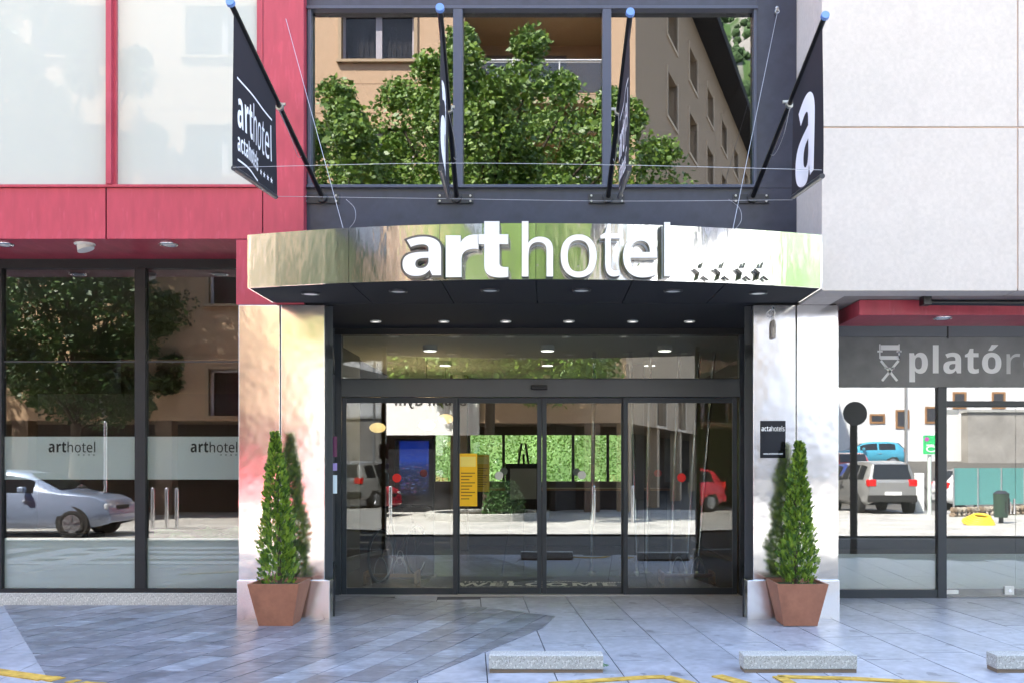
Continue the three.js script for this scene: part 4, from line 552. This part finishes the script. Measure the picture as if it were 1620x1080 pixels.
// ---------- cars ----------
function interp(pts, x) { for (let i = 0; i < pts.length - 1; i++) if (x <= pts[i + 1][0]) { const t = clamp((x - pts[i][0]) / (pts[i + 1][0] - pts[i][0])); return lerp(pts[i][1], pts[i + 1][1], t); } return pts[pts.length - 1][1]; }
function car(label, pos, turn, paint, P) {
  const t = thing('parked_car', label, 'car', pos, turn, 'cars around the square'), L = P.L, H2 = P.W / 2, N = 56, NS = 7, pos_ = [], idx = [];
  const sec = (x) => { const e = Math.abs(x) / (L / 2), w = H2 * (1 - 0.2 * Math.pow(e, 7)), belt = interp(P.belt, x), top = Math.max(interp(P.top, x), belt + 0.015), cab = clamp((top - belt) / 0.42), y0 = P.y0 + 0.12 * Math.pow(e, 8), wr = lerp(0.93, 0.74, cab) * w; return { w, belt, top, wr, pts: [[0.84 * w, y0], [0.965 * w, y0 + 0.12], [w, lerp(y0, belt, 0.55)], [0.97 * w, belt], [wr, top - 0.05 * cab - 0.006], [0.72 * wr, top], [0, top + 0.012]] }; };
  const xs = []; for (let i = 0; i <= N; i++) { const u = i / N * 2 - 1; xs.push(L / 2 * Math.sign(u) * (1 - Math.pow(1 - Math.abs(u), 1.35))); }
  for (const x of xs) { const p = sec(x).pts; for (let k = 0; k < NS; k++) pos_.push(x, p[k][1], p[k][0]); for (let k = NS - 2; k >= 0; k--) pos_.push(x, p[k][1], -p[k][0]); }
  const n = 2 * NS - 1; for (let i = 0; i < N; i++) for (let k = 0; k < n - 1; k++) { const a = i * n + k; idx.push(a, a + 1, a + n, a + 1, a + n + 1, a + n); }
  for (const [i, f] of [[0, 1], [N, 0]]) for (let k = 0; k < NS - 1; k++) { const a = i * n + k, b = i * n + n - 1 - k; f ? idx.push(a, b, a + 1, a + 1, b, b - 1) : idx.push(a, a + 1, b, a + 1, b - 1, b); }
  const g = new THREE.BufferGeometry(); g.setAttribute('position', new THREE.Float32BufferAttribute(pos_, 3)); idx.reverse(); g.setIndex(idx); g.computeVertexNormals(); part(t, 'body', g, paint);
  const gm = phys(0.012, 0.014, 0.016, 0.04), quadStrip = (f, a, b, m = 8) => { const p = [], ix = []; for (let i = 0; i <= m; i++) { const [q, r] = f(lerp(a, b, i / m)); p.push(...q, ...r); if (i < m) ix.push(i * 2, i * 2 + 1, i * 2 + 2, i * 2 + 1, i * 2 + 3, i * 2 + 2); } const k = new THREE.BufferGeometry(); k.setAttribute('position', new THREE.Float32BufferAttribute(p, 3)); k.setIndex(ix); k.computeVertexNormals(); return k; };
  for (const s of [-1, 1]) for (const [a, b] of P.side) part(t, 'side_window', quadStrip((x) => { const q = sec(x), A = q.pts[3], B = q.pts[4]; return [[x, lerp(A[1], B[1], 0.08), s * (lerp(A[0], B[0], 0.08) + 0.008)], [x, lerp(A[1], B[1], 0.88), s * (lerp(A[0], B[0], 0.88) + 0.008)]]; }, a, b), gm);
  for (const [nm, a, b] of [['windscreen', ...P.front], ['rear_window', ...P.rear]]) part(t, nm, quadStrip((x) => { const q = sec(x), w = q.wr * 0.9, y = interp(P.top, x) + 0.016; return [[x + (nm === 'windscreen' ? 0.01 : -0.014), y, -w], [x + (nm === 'windscreen' ? 0.01 : -0.014), y, w]]; }, a, b), gm);
  for (const x of P.axle) for (const s of [-1, 1]) {
    const z = s * (H2 - 0.075), R = P.R, w = part(t, 'wheel', new THREE.TorusGeometry(R - 0.085, 0.085, 10, 28).translate(x, R, z), M.tyre); part(w, 'rim', merge([new THREE.CylinderGeometry(R - 0.1, R - 0.1, 0.03, 24).rotateX(Math.PI / 2).translate(x, R, z + s * 0.06), ...[0, 1, 2, 3, 4].map((k) => bx(-0.02, 0.02, 0.04, R - 0.12, -0.012, 0.012).rotateZ(k * 1.2566).translate(x, R, z + s * 0.085))]), M.rim);
    part(t, 'wheel_arch', new THREE.CylinderGeometry(R + 0.03, R + 0.03, 0.2, 28).rotateX(Math.PI / 2).translate(x, R + 0.015, s * (H2 - 0.115)), M.tyre);
  }
  const hl = phys(0.6, 0.62, 0.64, 0.08), yb = interp(P.belt, L / 2 - 0.15);
  for (const s of [-1, 1]) { part(t, 'headlight', rbx(L / 2 - 0.34, L / 2 - 0.02, yb - 0.2, yb - 0.05, s * (H2 * 0.5), s * (H2 * 0.84), 0.05), hl); part(t, 'tail_light', rbx(-L / 2 - 0.012, -L / 2 + 0.2, P.tail - 0.11, P.tail + 0.11, s * (H2 * 0.56), s * (H2 * 0.86), 0.03), M.plasticRed); part(t, 'mirror', rbx(P.front[1] - 0.75, P.front[1] - 0.6, interp(P.belt, 0) + 0.02, interp(P.belt, 0) + 0.16, s * (H2 + 0.02), s * (H2 + 0.18), 0.04), P.trim ?? paint); for (const hx of P.handle) part(t, 'door_handle', rbx(hx - 0.09, hx + 0.09, yb - 0.02, yb + 0.015, s * H2 * 0.99, s * (H2 + 0.02), 0.008), P.trim ?? M.rim); }
  part(t, 'grille', rbx(L / 2 - 0.06, L / 2 + 0.004, yb - 0.2, yb - 0.1, -H2 * 0.38, H2 * 0.38, 0.015), M.tyre); part(t, 'bumper', [rbx(L / 2 - 0.12, L / 2 + 0.03, P.y0 + 0.14, P.y0 + 0.3, -H2 * 0.78, H2 * 0.78, 0.03), rbx(-L / 2 - 0.05, -L / 2 + 0.12, P.y0 + 0.12, P.y0 + 0.34, -H2 * 0.84, H2 * 0.84, 0.03)], P.trim ?? paint);
  part(t, 'number_plate', rbx(-L / 2 - 0.062, -L / 2 - 0.04, P.plate, P.plate + 0.11, -0.26, 0.26, 0.004), M.whitePaint);
  return t;
}
const hatch = { L: 4.1, W: 1.71, y0: 0.2, R: 0.31, belt: [[-2.05, 0.82], [-1.6, 0.95], [0.9, 0.92], [1.7, 0.86], [1.95, 0.76], [2.05, 0.62]], top: [[-2.05, 0.84], [-1.95, 0.98], [-1.6, 1.36], [-1.1, 1.44], [-0.1, 1.435], [0.3, 1.37], [1.05, 1.0], [1.75, 0.89], [1.97, 0.8], [2.05, 0.64]], side: [[-1.4, -0.52], [-0.42, 0.5]], front: [0.34, 1.02], rear: [-1.93, -1.58], axle: [-1.25, 1.33], tail: 0.86, plate: 0.62, handle: [-0.55, 0.4] };
const suv = { L: 4.23, W: 1.8, y0: 0.28, R: 0.34, belt: [[-2.11, 1.0], [-1.7, 1.06], [1.0, 1.03], [1.8, 0.98], [2.11, 0.72]], top: [[-2.11, 1.02], [-2.04, 1.12], [-1.9, 1.6], [-1.4, 1.69], [0.0, 1.68], [0.3, 1.62], [0.9, 1.1], [1.8, 1.02], [2.11, 0.75]], side: [[-1.75, -1.25], [-1.15, -0.4], [-0.3, 0.42]], front: [0.34, 0.86], rear: [-2.05, -1.91], axle: [-1.28, 1.28], tail: 1.0, plate: 0.62, handle: [-0.9, 0.1], trim: M.tyre };
const paintOf = (r, g, b) => phys(r, g, b, 0.3, { metalness: 0.12, clearcoat: 1, clearcoatRoughness: 0.03 });
car('silver blue hatchback mirrored in the left shopfront', [-11.3, 0, 9.7], 0, paintOf(0.24, 0.30, 0.42), hatch);
const onHill = (x, z) => [x, rise(x, z) - 0.02, z];
car('grey boxy off-roader seen from behind in the restaurant window', onHill(10.75, 19.9), -Math.PI / 2, paintOf(0.22, 0.22, 0.215), suv);
car('dark blue hatchback ahead of the grey off-roader', onHill(12.2, 26.5), -Math.PI / 2 + 0.1, paintOf(0.02, 0.05, 0.24), hatch);
car('red hatchback further up the side street', onHill(13.8, 33), -Math.PI / 2 + 0.1, paintOf(0.42, 0.03, 0.03), hatch);
car('turquoise hatchback parked crosswise in front of the white house', onHill(18, 43), Math.PI + 0.1, paintOf(0.05, 0.3, 0.42), hatch);
car('black hatchback at the left edge of the restaurant window', onHill(14.6, 41), 0.3, paintOf(0.015, 0.015, 0.018), hatch);
car('white hatchback behind the turquoise mesh fence', onHill(15.6, 21.5), 0.0, paintOf(0.75, 0.76, 0.77), hatch);
car('red hatchback on the square, mirrored in the left pillar', [-6.6, 0.015, 16.5], 0.25, paintOf(0.5, 0.02, 0.04), hatch);

// ---------- side street: white house, retaining wall, fence, signs ----------
{
  const h = thing('white_house', 'tall white house with small dark windows beyond the side street', 'building', [0, 0, 0]); const z = 48, x0 = 8, x1 = 44, cut = [[19.9, 20.6, 4.2, 4.55], [21.5, 22.1, 3.9, 4.8], [23.3, 23.9, 4.2, 5.0], [25.0, 25.6, 5.1, 5.9], [27.4, 28.0, 5.1, 5.9]];
  part(h, 'wall', bx(x0, x1, 0, 16, z, z + 8), std(0.84, 0.83, 0.82, 0.9, { map: tStucco })); part(h, 'roof', bx(x0 - 0.4, x1 + 0.4, 16, 16.4, z - 0.4, z + 8.4), M.roof);
  for (const [a, b, p, q] of cut) { const w = part(h, 'window', [bx(a - 0.12, a, p - 0.12, q + 0.12, z - 0.05, z + 0.02), bx(b, b + 0.12, p - 0.12, q + 0.12, z - 0.05, z + 0.02), bx(a, b, q, q + 0.12, z - 0.05, z + 0.02), bx(a, b, p - 0.12, p, z - 0.05, z + 0.02)], M.wood); part(w, 'pane', bx(a, b, p, q, z - 0.02, z - 0.005), std(0.03, 0.03, 0.035, 0.1)); }
  const r = thing('retaining_wall', 'bare concrete retaining wall below the white house', 'wall'); part(r, 'wall', bx(25.2, 44, 0, 4.7, 46.5, 47.5), std(0.42, 0.39, 0.35, 0.9, { map: tConc })); part(r, 'coping', bx(25.1, 44.1, 4.7, 4.85, 46.4, 47.6), M.kerb);
  const f = thing('mesh_fence', 'turquoise mesh fence on a rough stone footing', 'fence'), A = [12.0, 16.2], B = [16.6, 18.6];
  const n = 5; for (let i = 0; i <= n; i++) { const x = lerp(A[0], B[0], i / n), zz = lerp(A[1], B[1], i / n), y = rise(x, zz); part(f, 'post', rod([x, y, zz], [x, y + 1.45, zz], 0.025), M.galv); if (i < n) { const X2 = lerp(A[0], B[0], (i + 1) / n), Z2 = lerp(A[1], B[1], (i + 1) / n), Y2 = rise(X2, Z2), m = rod([x, y + 0.62, zz], [X2, Y2 + 0.62, Z2], 0.35, 0.35, 4).scale(1, 1, 1); const g = new THREE.PlaneGeometry(Math.hypot(X2 - x, Z2 - zz), 1.1, 8, 3); g.rotateY(-Math.atan2(Z2 - zz, X2 - x)); g.translate((x + X2) / 2, (y + Y2) / 2 + 0.9, (zz + Z2) / 2); part(f, 'mesh_panel', g, std(0.22, 0.62, 0.58, 0.8, { side: THREE.DoubleSide, map: tWeave })); } }
  seed = 55; for (let i = 0; i < 26; i++) { const u = i / 26, x = lerp(A[0], B[0], u), zz = lerp(A[1], B[1], u); for (let j = 0; j < 2; j++) { const g = new THREE.DodecahedronGeometry(0.11, 1), p = g.attributes.position; for (let k = 0; k < p.count; k++) { const s = 1 + 0.25 * Math.sin(p.getX(k) * 40 + i) * Math.cos(p.getY(k) * 33 + j); p.setXYZ(k, p.getX(k) * s, p.getY(k) * s * 0.8, p.getZ(k) * s); } g.computeVertexNormals(); part(f, 'stone', g.translate(x + rr(-0.03, 0.03), rise(x, zz) + 0.06 + j * 0.15, zz + rr(-0.03, 0.03)), i % 3 ? std(0.30, 0.26, 0.21, 0.95) : M.concBase); } }
  const hose = thing('yellow_hose_coil', 'coil of yellow hose lying before the mesh fence', 'hose', onHill(11.0, 12.2)); part(hose, 'coil', [0, 1, 2, 3, 4].map((i) => new THREE.TorusGeometry(0.36 - i * 0.04, 0.04, 8, 28).rotateX(Math.PI / 2 - 0.25).translate(0.02 * i, 0.1 + i * 0.035, 0)), std(0.8, 0.55, 0.03, 0.5));
  const bin = thing('street_bin', 'dark green litter bin on the side street', 'bin', onHill(11.9, 12.9)); part(bin, 'body', new THREE.CylinderGeometry(0.2, 0.17, 0.62, 20).translate(0, 0.5, 0), std(0.03, 0.06, 0.04, 0.5)); part(bin, 'lid', new THREE.CylinderGeometry(0.1, 0.21, 0.08, 20).translate(0, 0.85, 0), M.iron); part(bin, 'foot', rod([0, 0, 0], [0, 0.2, 0], 0.06), M.iron);
  const ev = thing('charging_sign', 'green and white charging bay sign on a grey post', 'road sign', onHill(11.75, 17.4)); part(ev, 'post', rod([0, 0, 0], [0, 2.45, 0], 0.06), std(0.55, 0.62, 0.58, 0.5)); const pl = part(ev, 'sign_plate', rbx(-0.26, 0.26, 1.87, 2.5, -0.09, -0.065, 0.01), std(0.75, 0.8, 0.76, 0.4)); part(pl, 'green_field', bx(-0.235, 0.235, 1.9, 2.47, -0.095, -0.0905), std(0.03, 0.5, 0.15, 0.5)); part(pl, 'car_symbol', [new THREE.TorusGeometry(0.1, 0.02, 8, 24).scale(1.4, 0.8, 0.05).translate(0.02, 2.05, -0.097), bx(-0.13, 0.1, 2.14, 2.19, -0.098, -0.0955)], M.whitePaint); part(pl, 'ban_disc', new THREE.CylinderGeometry(0.07, 0.07, 0.004, 20).rotateX(Math.PI / 2).translate(-0.12, 2.35, -0.097), std(0.4, 0.05, 0.3, 0.5));
  const cp = thing('charging_point', 'white electric charging point beside the grey off-roader', 'charger', onHill(12.1, 19.2)); part(cp, 'cabinet', rbx(-0.14, 0.14, 0, 1.3, -0.1, 0.1, 0.03), M.whitePaint); part(cp, 'cable', tube([[0.14, 0.9, 0], [0.4, 0.5, 0], [0.3, 0.1, 0], [0.14, 0.4, 0]], 0.02, 6), M.tyre);
  const rs = thing('round_road_sign', 'back of a round road sign on a dark striped post', 'road sign', [MX(1352, 4.3, zp), -0.03, 4.3]); part(rs, 'post', rod([0, 0, 0], [0, 2.5, 0], 0.065), M.black); part(rs, 'disc', new THREE.CylinderGeometry(0.21, 0.21, 0.02, 32).rotateX(Math.PI / 2).translate(0, 2.47, -0.08), std(0.14, 0.15, 0.15, 0.5));
  for (const [x, z2, l] of [[13.4, 24, 'nearest tall street lamp along the side street'], [17, 34, 'far tall street lamp along the side street']]) { const s = thing('street_lamp', l, 'street lamp', onHill(x, z2), 0, 'street lamps of the side street'); part(s, 'pole', rod([0, 0, 0], [0, 7, 0], 0.07, 0.045), M.galv); part(s, 'arm', tube([[0, 6.9, 0], [-0.3, 7.3, 0], [-1.1, 7.4, 0]], 0.03), M.galv); part(s, 'lamp_head', rbx(-1.5, -1.0, 7.33, 7.43, -0.1, 0.1, 0.03), M.galv); }
  for (const [px, i] of [[240, 0], [262, 1], [278, 2], [165, 3], [600, 4], [945, 5], [1010, 6]]) { const zz = [11.9, 11.9, 11.6, 13.2, 12.2, 12.6, 12.6][i], s = thing('bollard', ['left of three close steel bollards mirrored in the left shopfront', 'middle of three close steel bollards mirrored in the left shopfront', 'right of three close steel bollards mirrored in the left shopfront', 'tall steel post mirrored behind the silver blue hatchback', 'steel bollard mirrored in the left fixed door leaf', 'steel bollard mirrored in the right sliding door', 'steel bollard mirrored in the right fixed door leaf'][i], 'bollard', [MX(px, zz, -1), 0.01, zz], 0, 'steel bollards of the square'); part(s, 'shaft', rod([0, 0, 0], [0, i === 3 ? 2.6 : 0.95, 0], 0.045), M.steelFlat); part(s, 'cap', new THREE.SphereGeometry(0.046, 14, 8, 0, 6.3, 0, 1.57).translate(0, i === 3 ? 2.6 : 0.95, 0), M.steelFlat); }
}
// hill behind the roofs
{
  const n = 200, m = 110, pos = [], col = [], idx = [], na = noiseGrid(61, 5), nb = noiseGrid(181, 8);
  for (let j = 0; j <= m; j++) for (let i = 0; i <= n; i++) { const u = i / n, v = j / m, x = 60 + 460 * Math.sign(u - 0.5) * Math.pow(Math.abs(2 * u - 1), 2.2), z = 170 + v * 330, q = (x + 420) / 960, N = na(q * 16, v * 9) + 0.5 * na(q * 34 + 3, v * 20) + 0.35 * nb(q * 160, v * 80), y = -6 + 270 * Math.pow(v, 0.85) * (0.75 + 0.4 * q) + (N - 0.9) * 34 * Math.min(1, v * 4) + 3 * nb(x / 4 + 90, z / 5); pos.push(x, y, z); const r = 0.5 * nb(x / 9 + 90, z / 12) + 0.5 * nb(x / 2.4 + 90, z / 3) > 0.50 ? [0.30, 0.28, 0.25] : [0.045 + 0.03 * nb(x / 3 + 90, z / 3), 0.085 + 0.03 * N, 0.03]; col.push(...r); if (i < n && j < m) { const a = j * (n + 1) + i; idx.push(a, a + n + 1, a + 1, a + 1, a + n + 1, a + n + 2); } }
  const g = new THREE.BufferGeometry(); g.setAttribute('position', new THREE.Float32BufferAttribute(pos, 3)); g.setAttribute('color', new THREE.Float32BufferAttribute(col, 3)); g.setIndex(idx); g.computeVertexNormals(); struct('hill', g, new THREE.MeshStandardMaterial({ vertexColors: true, roughness: 1 }));
  const bg = new THREE.IcosahedronGeometry(1.5, 1), bp = bg.attributes.position; for (let i = 0; i < bp.count; i++) { const s = 1 + 0.3 * Math.sin(bp.getX(i) * 3.1 + bp.getY(i) * 4.3) * Math.cos(bp.getZ(i) * 3.7); bp.setXYZ(i, bp.getX(i) * s, bp.getY(i) * s * 0.9, bp.getZ(i) * s); } bg.computeVertexNormals();
  seed = 90; const im = new THREE.InstancedMesh(bg, std(0.05, 0.09, 0.03, 1), 9000), mt = new THREE.Matrix4(), q = new THREE.Quaternion(); for (let k = 0; k < 9000; k++) { const i = Math.floor(rnd() * n), j = Math.floor(rnd() * m), a = (j * (n + 1) + i) * 3, b = a + 3 + (n + 1) * 3, t = rnd(), s = rr(0.5, 1.3); mt.compose(V3(lerp(pos[a], pos[b], t), lerp(pos[a + 1], pos[b + 1], t) + 1, lerp(pos[a + 2], pos[b + 2], t)), q.setFromAxisAngle(V3(0, 1, 0), rnd() * 6), V3(s, s * rr(0.8, 1.4), s)); im.setMatrixAt(k, mt); im.setColorAt(k, new THREE.Color().setScalar(rr(0.6, 1.5))); }
  im.name = 'hillside_trees'; tag(im, 'scrubby woodland covering the rocky hillside', 'woodland', null, 'stuff'); scene.add(im);
}

// ---------- lobby furnishings ----------
{
  const s = thing('video_screen', 'tall lit video screen showing a blue evening scene in the lobby', 'screen', [X(655, -3.6), 0, -3.6]), w = 0.58, pic = canvasTex(220, 500, (c, W, H) => { const g = c.createLinearGradient(0, 0, 0, H); g.addColorStop(0, '#0a2a9a'); g.addColorStop(0.35, '#1552d8'); g.addColorStop(0.55, '#12306a'); g.addColorStop(1, '#0a0d26'); c.fillStyle = g; c.fillRect(0, 0, W, H); c.fillStyle = '#7d8fd0'; let q = 3; const r = () => (q = (q * 16807) % 2147483647) / 2147483647; for (let i = 0; i < 150; i++) { c.globalAlpha = 0.25 + 0.6 * r(); c.fillStyle = ['#6b5bd0', '#9fb8ff', '#d07ab0', '#2a3f8a'][i % 4]; c.fillRect(r() * W, H * (0.4 + 0.55 * r()), 4 + r() * 22, 3 + r() * 9); } });
  const y0 = Y(783, -3.6), y1 = Y(697, -3.6); part(s, 'housing', rbx(-w / 2 + 0.02, w / 2 - 0.02, 0.02, y1 + 0.03, -0.05, 0, 0.01), M.black); part(s, 'screen_face', new THREE.PlaneGeometry(0.40, y1 - y0).translate(0, (y0 + y1) / 2, 0.003), new THREE.MeshStandardMaterial({ color: 0x050505, emissive: 0xffffff, emissiveMap: pic, emissiveIntensity: 0.10, roughness: 0.3 }));
  const sp = new THREE.RectAreaLight(C(0.3, 0.45, 1), 0.05, 0.4, y1 - y0); sp.position.set(X(655, -3.6), (y0 + y1) / 2, -3.58); sp.rotation.y = Math.PI; scene.add(sp); part(s, 'foot', rbx(-w / 2, w / 2, 0, 0.03, -0.22, 0.16, 0.01), M.black);
  const lampM = new THREE.MeshStandardMaterial({ color: C(0.8, 0.7, 0.45), emissive: C(1, 0.66, 0.25), emissiveIntensity: 0.22, roughness: 0.6, name: 'lamp' });
  for (const [px, py, z, l] of [[597, 676, -6, 'left'], [675, 672, -5.2, 'middle'], [705, 662, -6.6, 'right']]) { const x = X(px, z), y = Y(py, z), p = thing('pendant_lamp', l + 'most flattened globe pendant lamp glowing amber in the lobby'.replace('middlemost', 'middle'), 'lamp', [x, y, z], 0, 'amber pendant lamps of the lobby'); if (l === 'middle') p.userData.label = 'middle flattened globe pendant lamp glowing amber in the lobby'; part(p, 'lamp_shade', new THREE.SphereGeometry(0.13, 24, 14).scale(1, 0.62, 1), lampM); part(p, 'cord', rod([0, 0.08, 0], [0, 3.16 - y, 0], 0.004, 0.004, 6), M.black); const q = new THREE.PointLight(C(1, 0.7, 0.35), 0.16); q.position.set(x, y, z); q.castShadow = true; q.shadow.radius = 4; scene.add(q); }
  const m = part(scene, 'welcome_mat', rbx(X(668, -2.5), X(1035, -2.5), -0.002, 0.012, -3.7, -2.0, 0.004), std(0.02, 0.024, 0.032, 0.95)); tag(m, 'dark doormat with welcome lettering inside the sliding doors', 'doormat');
  m.add((() => { const t = canvasTex(1024, 512, (c, W, H) => { c.fillStyle = '#1b1f28'; c.fillRect(0, 0, W, H); c.fillStyle = '#fbf5ea'; c.textAlign = 'center'; c.font = 'bold 185px sans-serif'; c.fillText('WELCOME', W * 0.5, 300, 900); c.font = 'bold 84px sans-serif'; c.fillText('SALVE', W * 0.77, 400, 300); c.font = 'bold 60px sans-serif'; c.fillText('Добро пожаловать', W * 0.36, 370, 560); c.fillText('HOPAST', W * 0.2, 150, 240); c.font = 'bold 40px sans-serif'; c.fillText('BIENVENIDO', W * 0.6, 120, 300); c.fillText('WILLKOMMEN', W * 0.85, 160, 240); c.fillText('BOA VINDA', W * 0.2, 440, 240); c.fillText('BENVINGUTS', W * 0.47, 445, 260); c.fillRect(W * 0.33, 90, 34, 80); c.fillRect(W * 0.64, 330, 34, 110); c.fillRect(W * 0.28, 400, 60, 60); }); const g = new THREE.PlaneGeometry(2.35, 1.3).rotateX(-Math.PI / 2).translate(X(850, -2.6), 0.0135, -2.72), o = new THREE.Mesh(g, new THREE.MeshStandardMaterial({ map: t, roughness: 0.95 })); o.name = 'lettering'; return o; })());
  const bike = thing('display_bicycle', 'black road bicycle standing on a low wooden rack in the lobby', 'bicycle', [X(628, -2.7), 0.07, -2.9], 1.25); for (const [x, n] of [[-0.5, 'rear'], [0.5, 'front']]) { const w = part(bike, 'wheel', new THREE.TorusGeometry(0.33, 0.016, 8, 40).translate(x, 0.34, 0), M.tyre); part(w, 'rim', new THREE.TorusGeometry(0.312, 0.01, 8, 40).translate(x, 0.34, 0), M.rim); const sp2 = []; for (let k = 0; k < 12; k++) sp2.push(rod([x, 0.34, 0], [x + 0.32 * Math.cos(k * 0.5236), 0.34 + 0.32 * Math.sin(k * 0.5236), 0], 0.0016, 0.0016, 4)); part(w, 'spokes', sp2, M.chrome); }
  const P = { r: [-0.5, 0.34, 0], bb: [-0.08, 0.28, 0], st: [-0.22, 0.82, 0], ht: [0.34, 0.84, 0], hb: [0.38, 0.7, 0], f: [0.5, 0.34, 0] }; part(bike, 'frame', [rod(P.r, P.bb, 0.012), rod(P.r, P.st, 0.011), rod(P.bb, P.st, 0.017), rod(P.bb, P.hb, 0.018), rod(P.st, P.ht, 0.015), rod(P.ht, P.hb, 0.018), rod(P.hb, P.f, 0.014)], M.pole); part(bike, 'saddle', rbx(-0.36, -0.1, 0.92, 0.96, -0.06, 0.06, 0.018), M.black); part(bike, 'seat_post', rod(P.st, [-0.24, 0.93, 0], 0.013), M.galv); part(bike, 'handlebar', [rod(P.ht, [0.33, 0.93, 0], 0.014), rod([0.38, 0.93, -0.22], [0.38, 0.93, 0.22], 0.014), tube([[0.38, 0.93, 0.22], [0.5, 0.9, 0.22], [0.5, 0.8, 0.22], [0.4, 0.77, 0.22]], 0.013), tube([[0.38, 0.93, -0.22], [0.5, 0.9, -0.22], [0.5, 0.8, -0.22], [0.4, 0.77, -0.22]], 0.013)], M.black); part(bike, 'crank', [new THREE.TorusGeometry(0.09, 0.006, 6, 24).translate(-0.08, 0.28, 0.05), rod([-0.08, 0.28, 0.06], [0.04, 0.16, 0.06], 0.009)], M.galv);
  for (const [a, b, l] of [[575, 660, 'wooden bicycle rack under the black bicycle in the lobby'], [1046, 1132, 'empty wooden bicycle rack behind the right glass door']]) { const z = -2.95, t = thing('bicycle_rack', l, 'bicycle rack', [0, 0, 0], 0, 'wooden bicycle racks in the lobby'), x0 = X(a, z), x1 = X(b, z); part(t, 'rail', rbx(x0, x1, 0.09, 0.13, z - 0.02, z + 0.02, 0.008), M.wood); part(t, 'rail', rbx(x0, x1, 0.05, 0.085, z - 0.32, z - 0.28, 0.008), M.wood); for (const x of [x0 + 0.02, x1 - 0.02]) part(t, 'leg', rbx(x - 0.02, x + 0.02, 0, 0.15, z - 0.34, z + 0.04, 0.008), M.wood); for (const u of [0.32, 0.68]) part(t, 'hoop', new THREE.TorusGeometry(0.11, 0.006, 6, 20, Math.PI).scale(0.8, 2.2, 1).translate(lerp(x0, x1, u) , 0.1, z), M.galv); }
  const ea = thing('easel', 'black easel holding a framed notice in the lobby', 'easel', [X(828, -4.4), 0, -4.4]); for (const s of [-1, 1]) part(ea, 'leg', rod([s * 0.3, 0, 0.1], [s * 0.03, 1.85, -0.05], 0.016), M.black); part(ea, 'leg', rod([0, 0, -0.5], [0, 1.7, -0.08], 0.016), M.black); const fr = part(ea, 'picture_frame', rbx(-0.26, 0.26, 0.98, 1.56, 0.02, 0.05, 0.006), M.black); part(fr, 'notice_sheet', bx(-0.19, 0.19, 1.05, 1.49, 0.051, 0.054), std(0.42, 0.38, 0.32, 0.8));
  const pt = part(scene, 'wall_print', rbx(X(1052, -5), X(1095, -5), Y(762, -5), Y(680, -5), -5.05, -5.0, 0.006), std(0.3, 0.3, 0.29, 0.8, { map: tConc })); tag(pt, 'grey mottled art panel behind the right glass door', 'picture');
  for (const [px, lean, l] of [[938, 0.02, 'leftmost'], [1003, -0.05, 'second'], [1026, 0.03, 'third'], [1068, 0.06, 'fourth'], [1097, 0.09, 'fifth'], [1117, 0.12, 'rightmost']]) { const z = -4.3, x = X(px, z), p = thing('steel_pole', l + ' slim polished steel pole in the right half of the lobby', 'pole', [x, 0, z], 0, 'slim steel poles in the lobby'); part(p, 'shaft', rod([-lean, 0, 0], [lean, 3.16, 0], 0.028), M.chrome); part(p, 'foot_ring', new THREE.CylinderGeometry(0.06, 0.065, 0.02, 20).translate(-lean, 0.01, 0), M.chrome); }
  const rc = thing('reception_counter', 'long black reception counter at the back of the lobby', 'counter', [0.4, 0, -9.4]); part(rc, 'front', rbx(-1.9, 1.9, 0, 1.05, -0.3, 0.3, 0.01), M.black); part(rc, 'worktop', rbx(-1.95, 1.95, 1.05, 1.09, -0.36, 0.36, 0.008), M.wood);
  const palm = thing('palm_plant', 'green palm in a dark pot behind the left shopfront', 'plant', [X(345, -1.75), 0, -1.75]); seed = 66; part(palm, 'pot', new THREE.LatheGeometry([[0, 0], [0.16, 0], [0.2, 0.3], [0.18, 0.3], [0.15, 0.05]].map((p) => new THREE.Vector2(...p)), 24), M.black);
  for (let k = 0; k < 15; k++) { const a = k * 2.4, l = rr(0.55, 0.85), up = rr(0.55, 1.0), v = [], pt2 = (u) => V3(Math.cos(a) * l * u, 0.4 + up * u - 0.75 * u * u * up * 0.8, Math.sin(a) * l * u * 0.8); for (let i = 2; i < 22; i++) { const u = i / 22, p = pt2(u), d = pt2(u + 0.04).sub(p).normalize(); for (const s of [-1, 1]) { const o = V3(-Math.sin(a), 0, Math.cos(a)).multiplyScalar(s), w = 0.26 * Math.sin(Math.PI * Math.min(1, u * 0.9 + 0.12)), e = p.clone().addScaledVector(o, w * 0.75).addScaledVector(d, w * 0.7).add(V3(0, -0.07, 0)), sd = d.clone().multiplyScalar(0.013); v.push(p.clone().sub(sd), p.clone().add(sd), e); } } const g = new THREE.BufferGeometry().setFromPoints(v); g.computeVertexNormals(); const f = part(palm, 'frond', g, leafMat(0.10, 0.34, 0.05)); part(f, 'stem', tube([pt2(0).toArray(), pt2(0.5).toArray(), pt2(1).toArray()], 0.006, 5), std(0.1, 0.2, 0.05, 0.7)); }
  const so = thing('lobby_bench', 'low black bench behind the left shopfront', 'bench', [X(70, -1.9), 0, -1.9]); part(so, 'seat', rbx(-0.75, 0.62, 0.62, 0.74, -0.25, 0.25, 0.03), phys(0.01, 0.01, 0.012, 0.2)); for (const x of [-0.68, 0.55]) part(so, 'leg', rbx(x - 0.03, x + 0.03, 0, 0.62, -0.2, 0.2, 0.005), M.galv);
}

renderer.render(scene, camera);
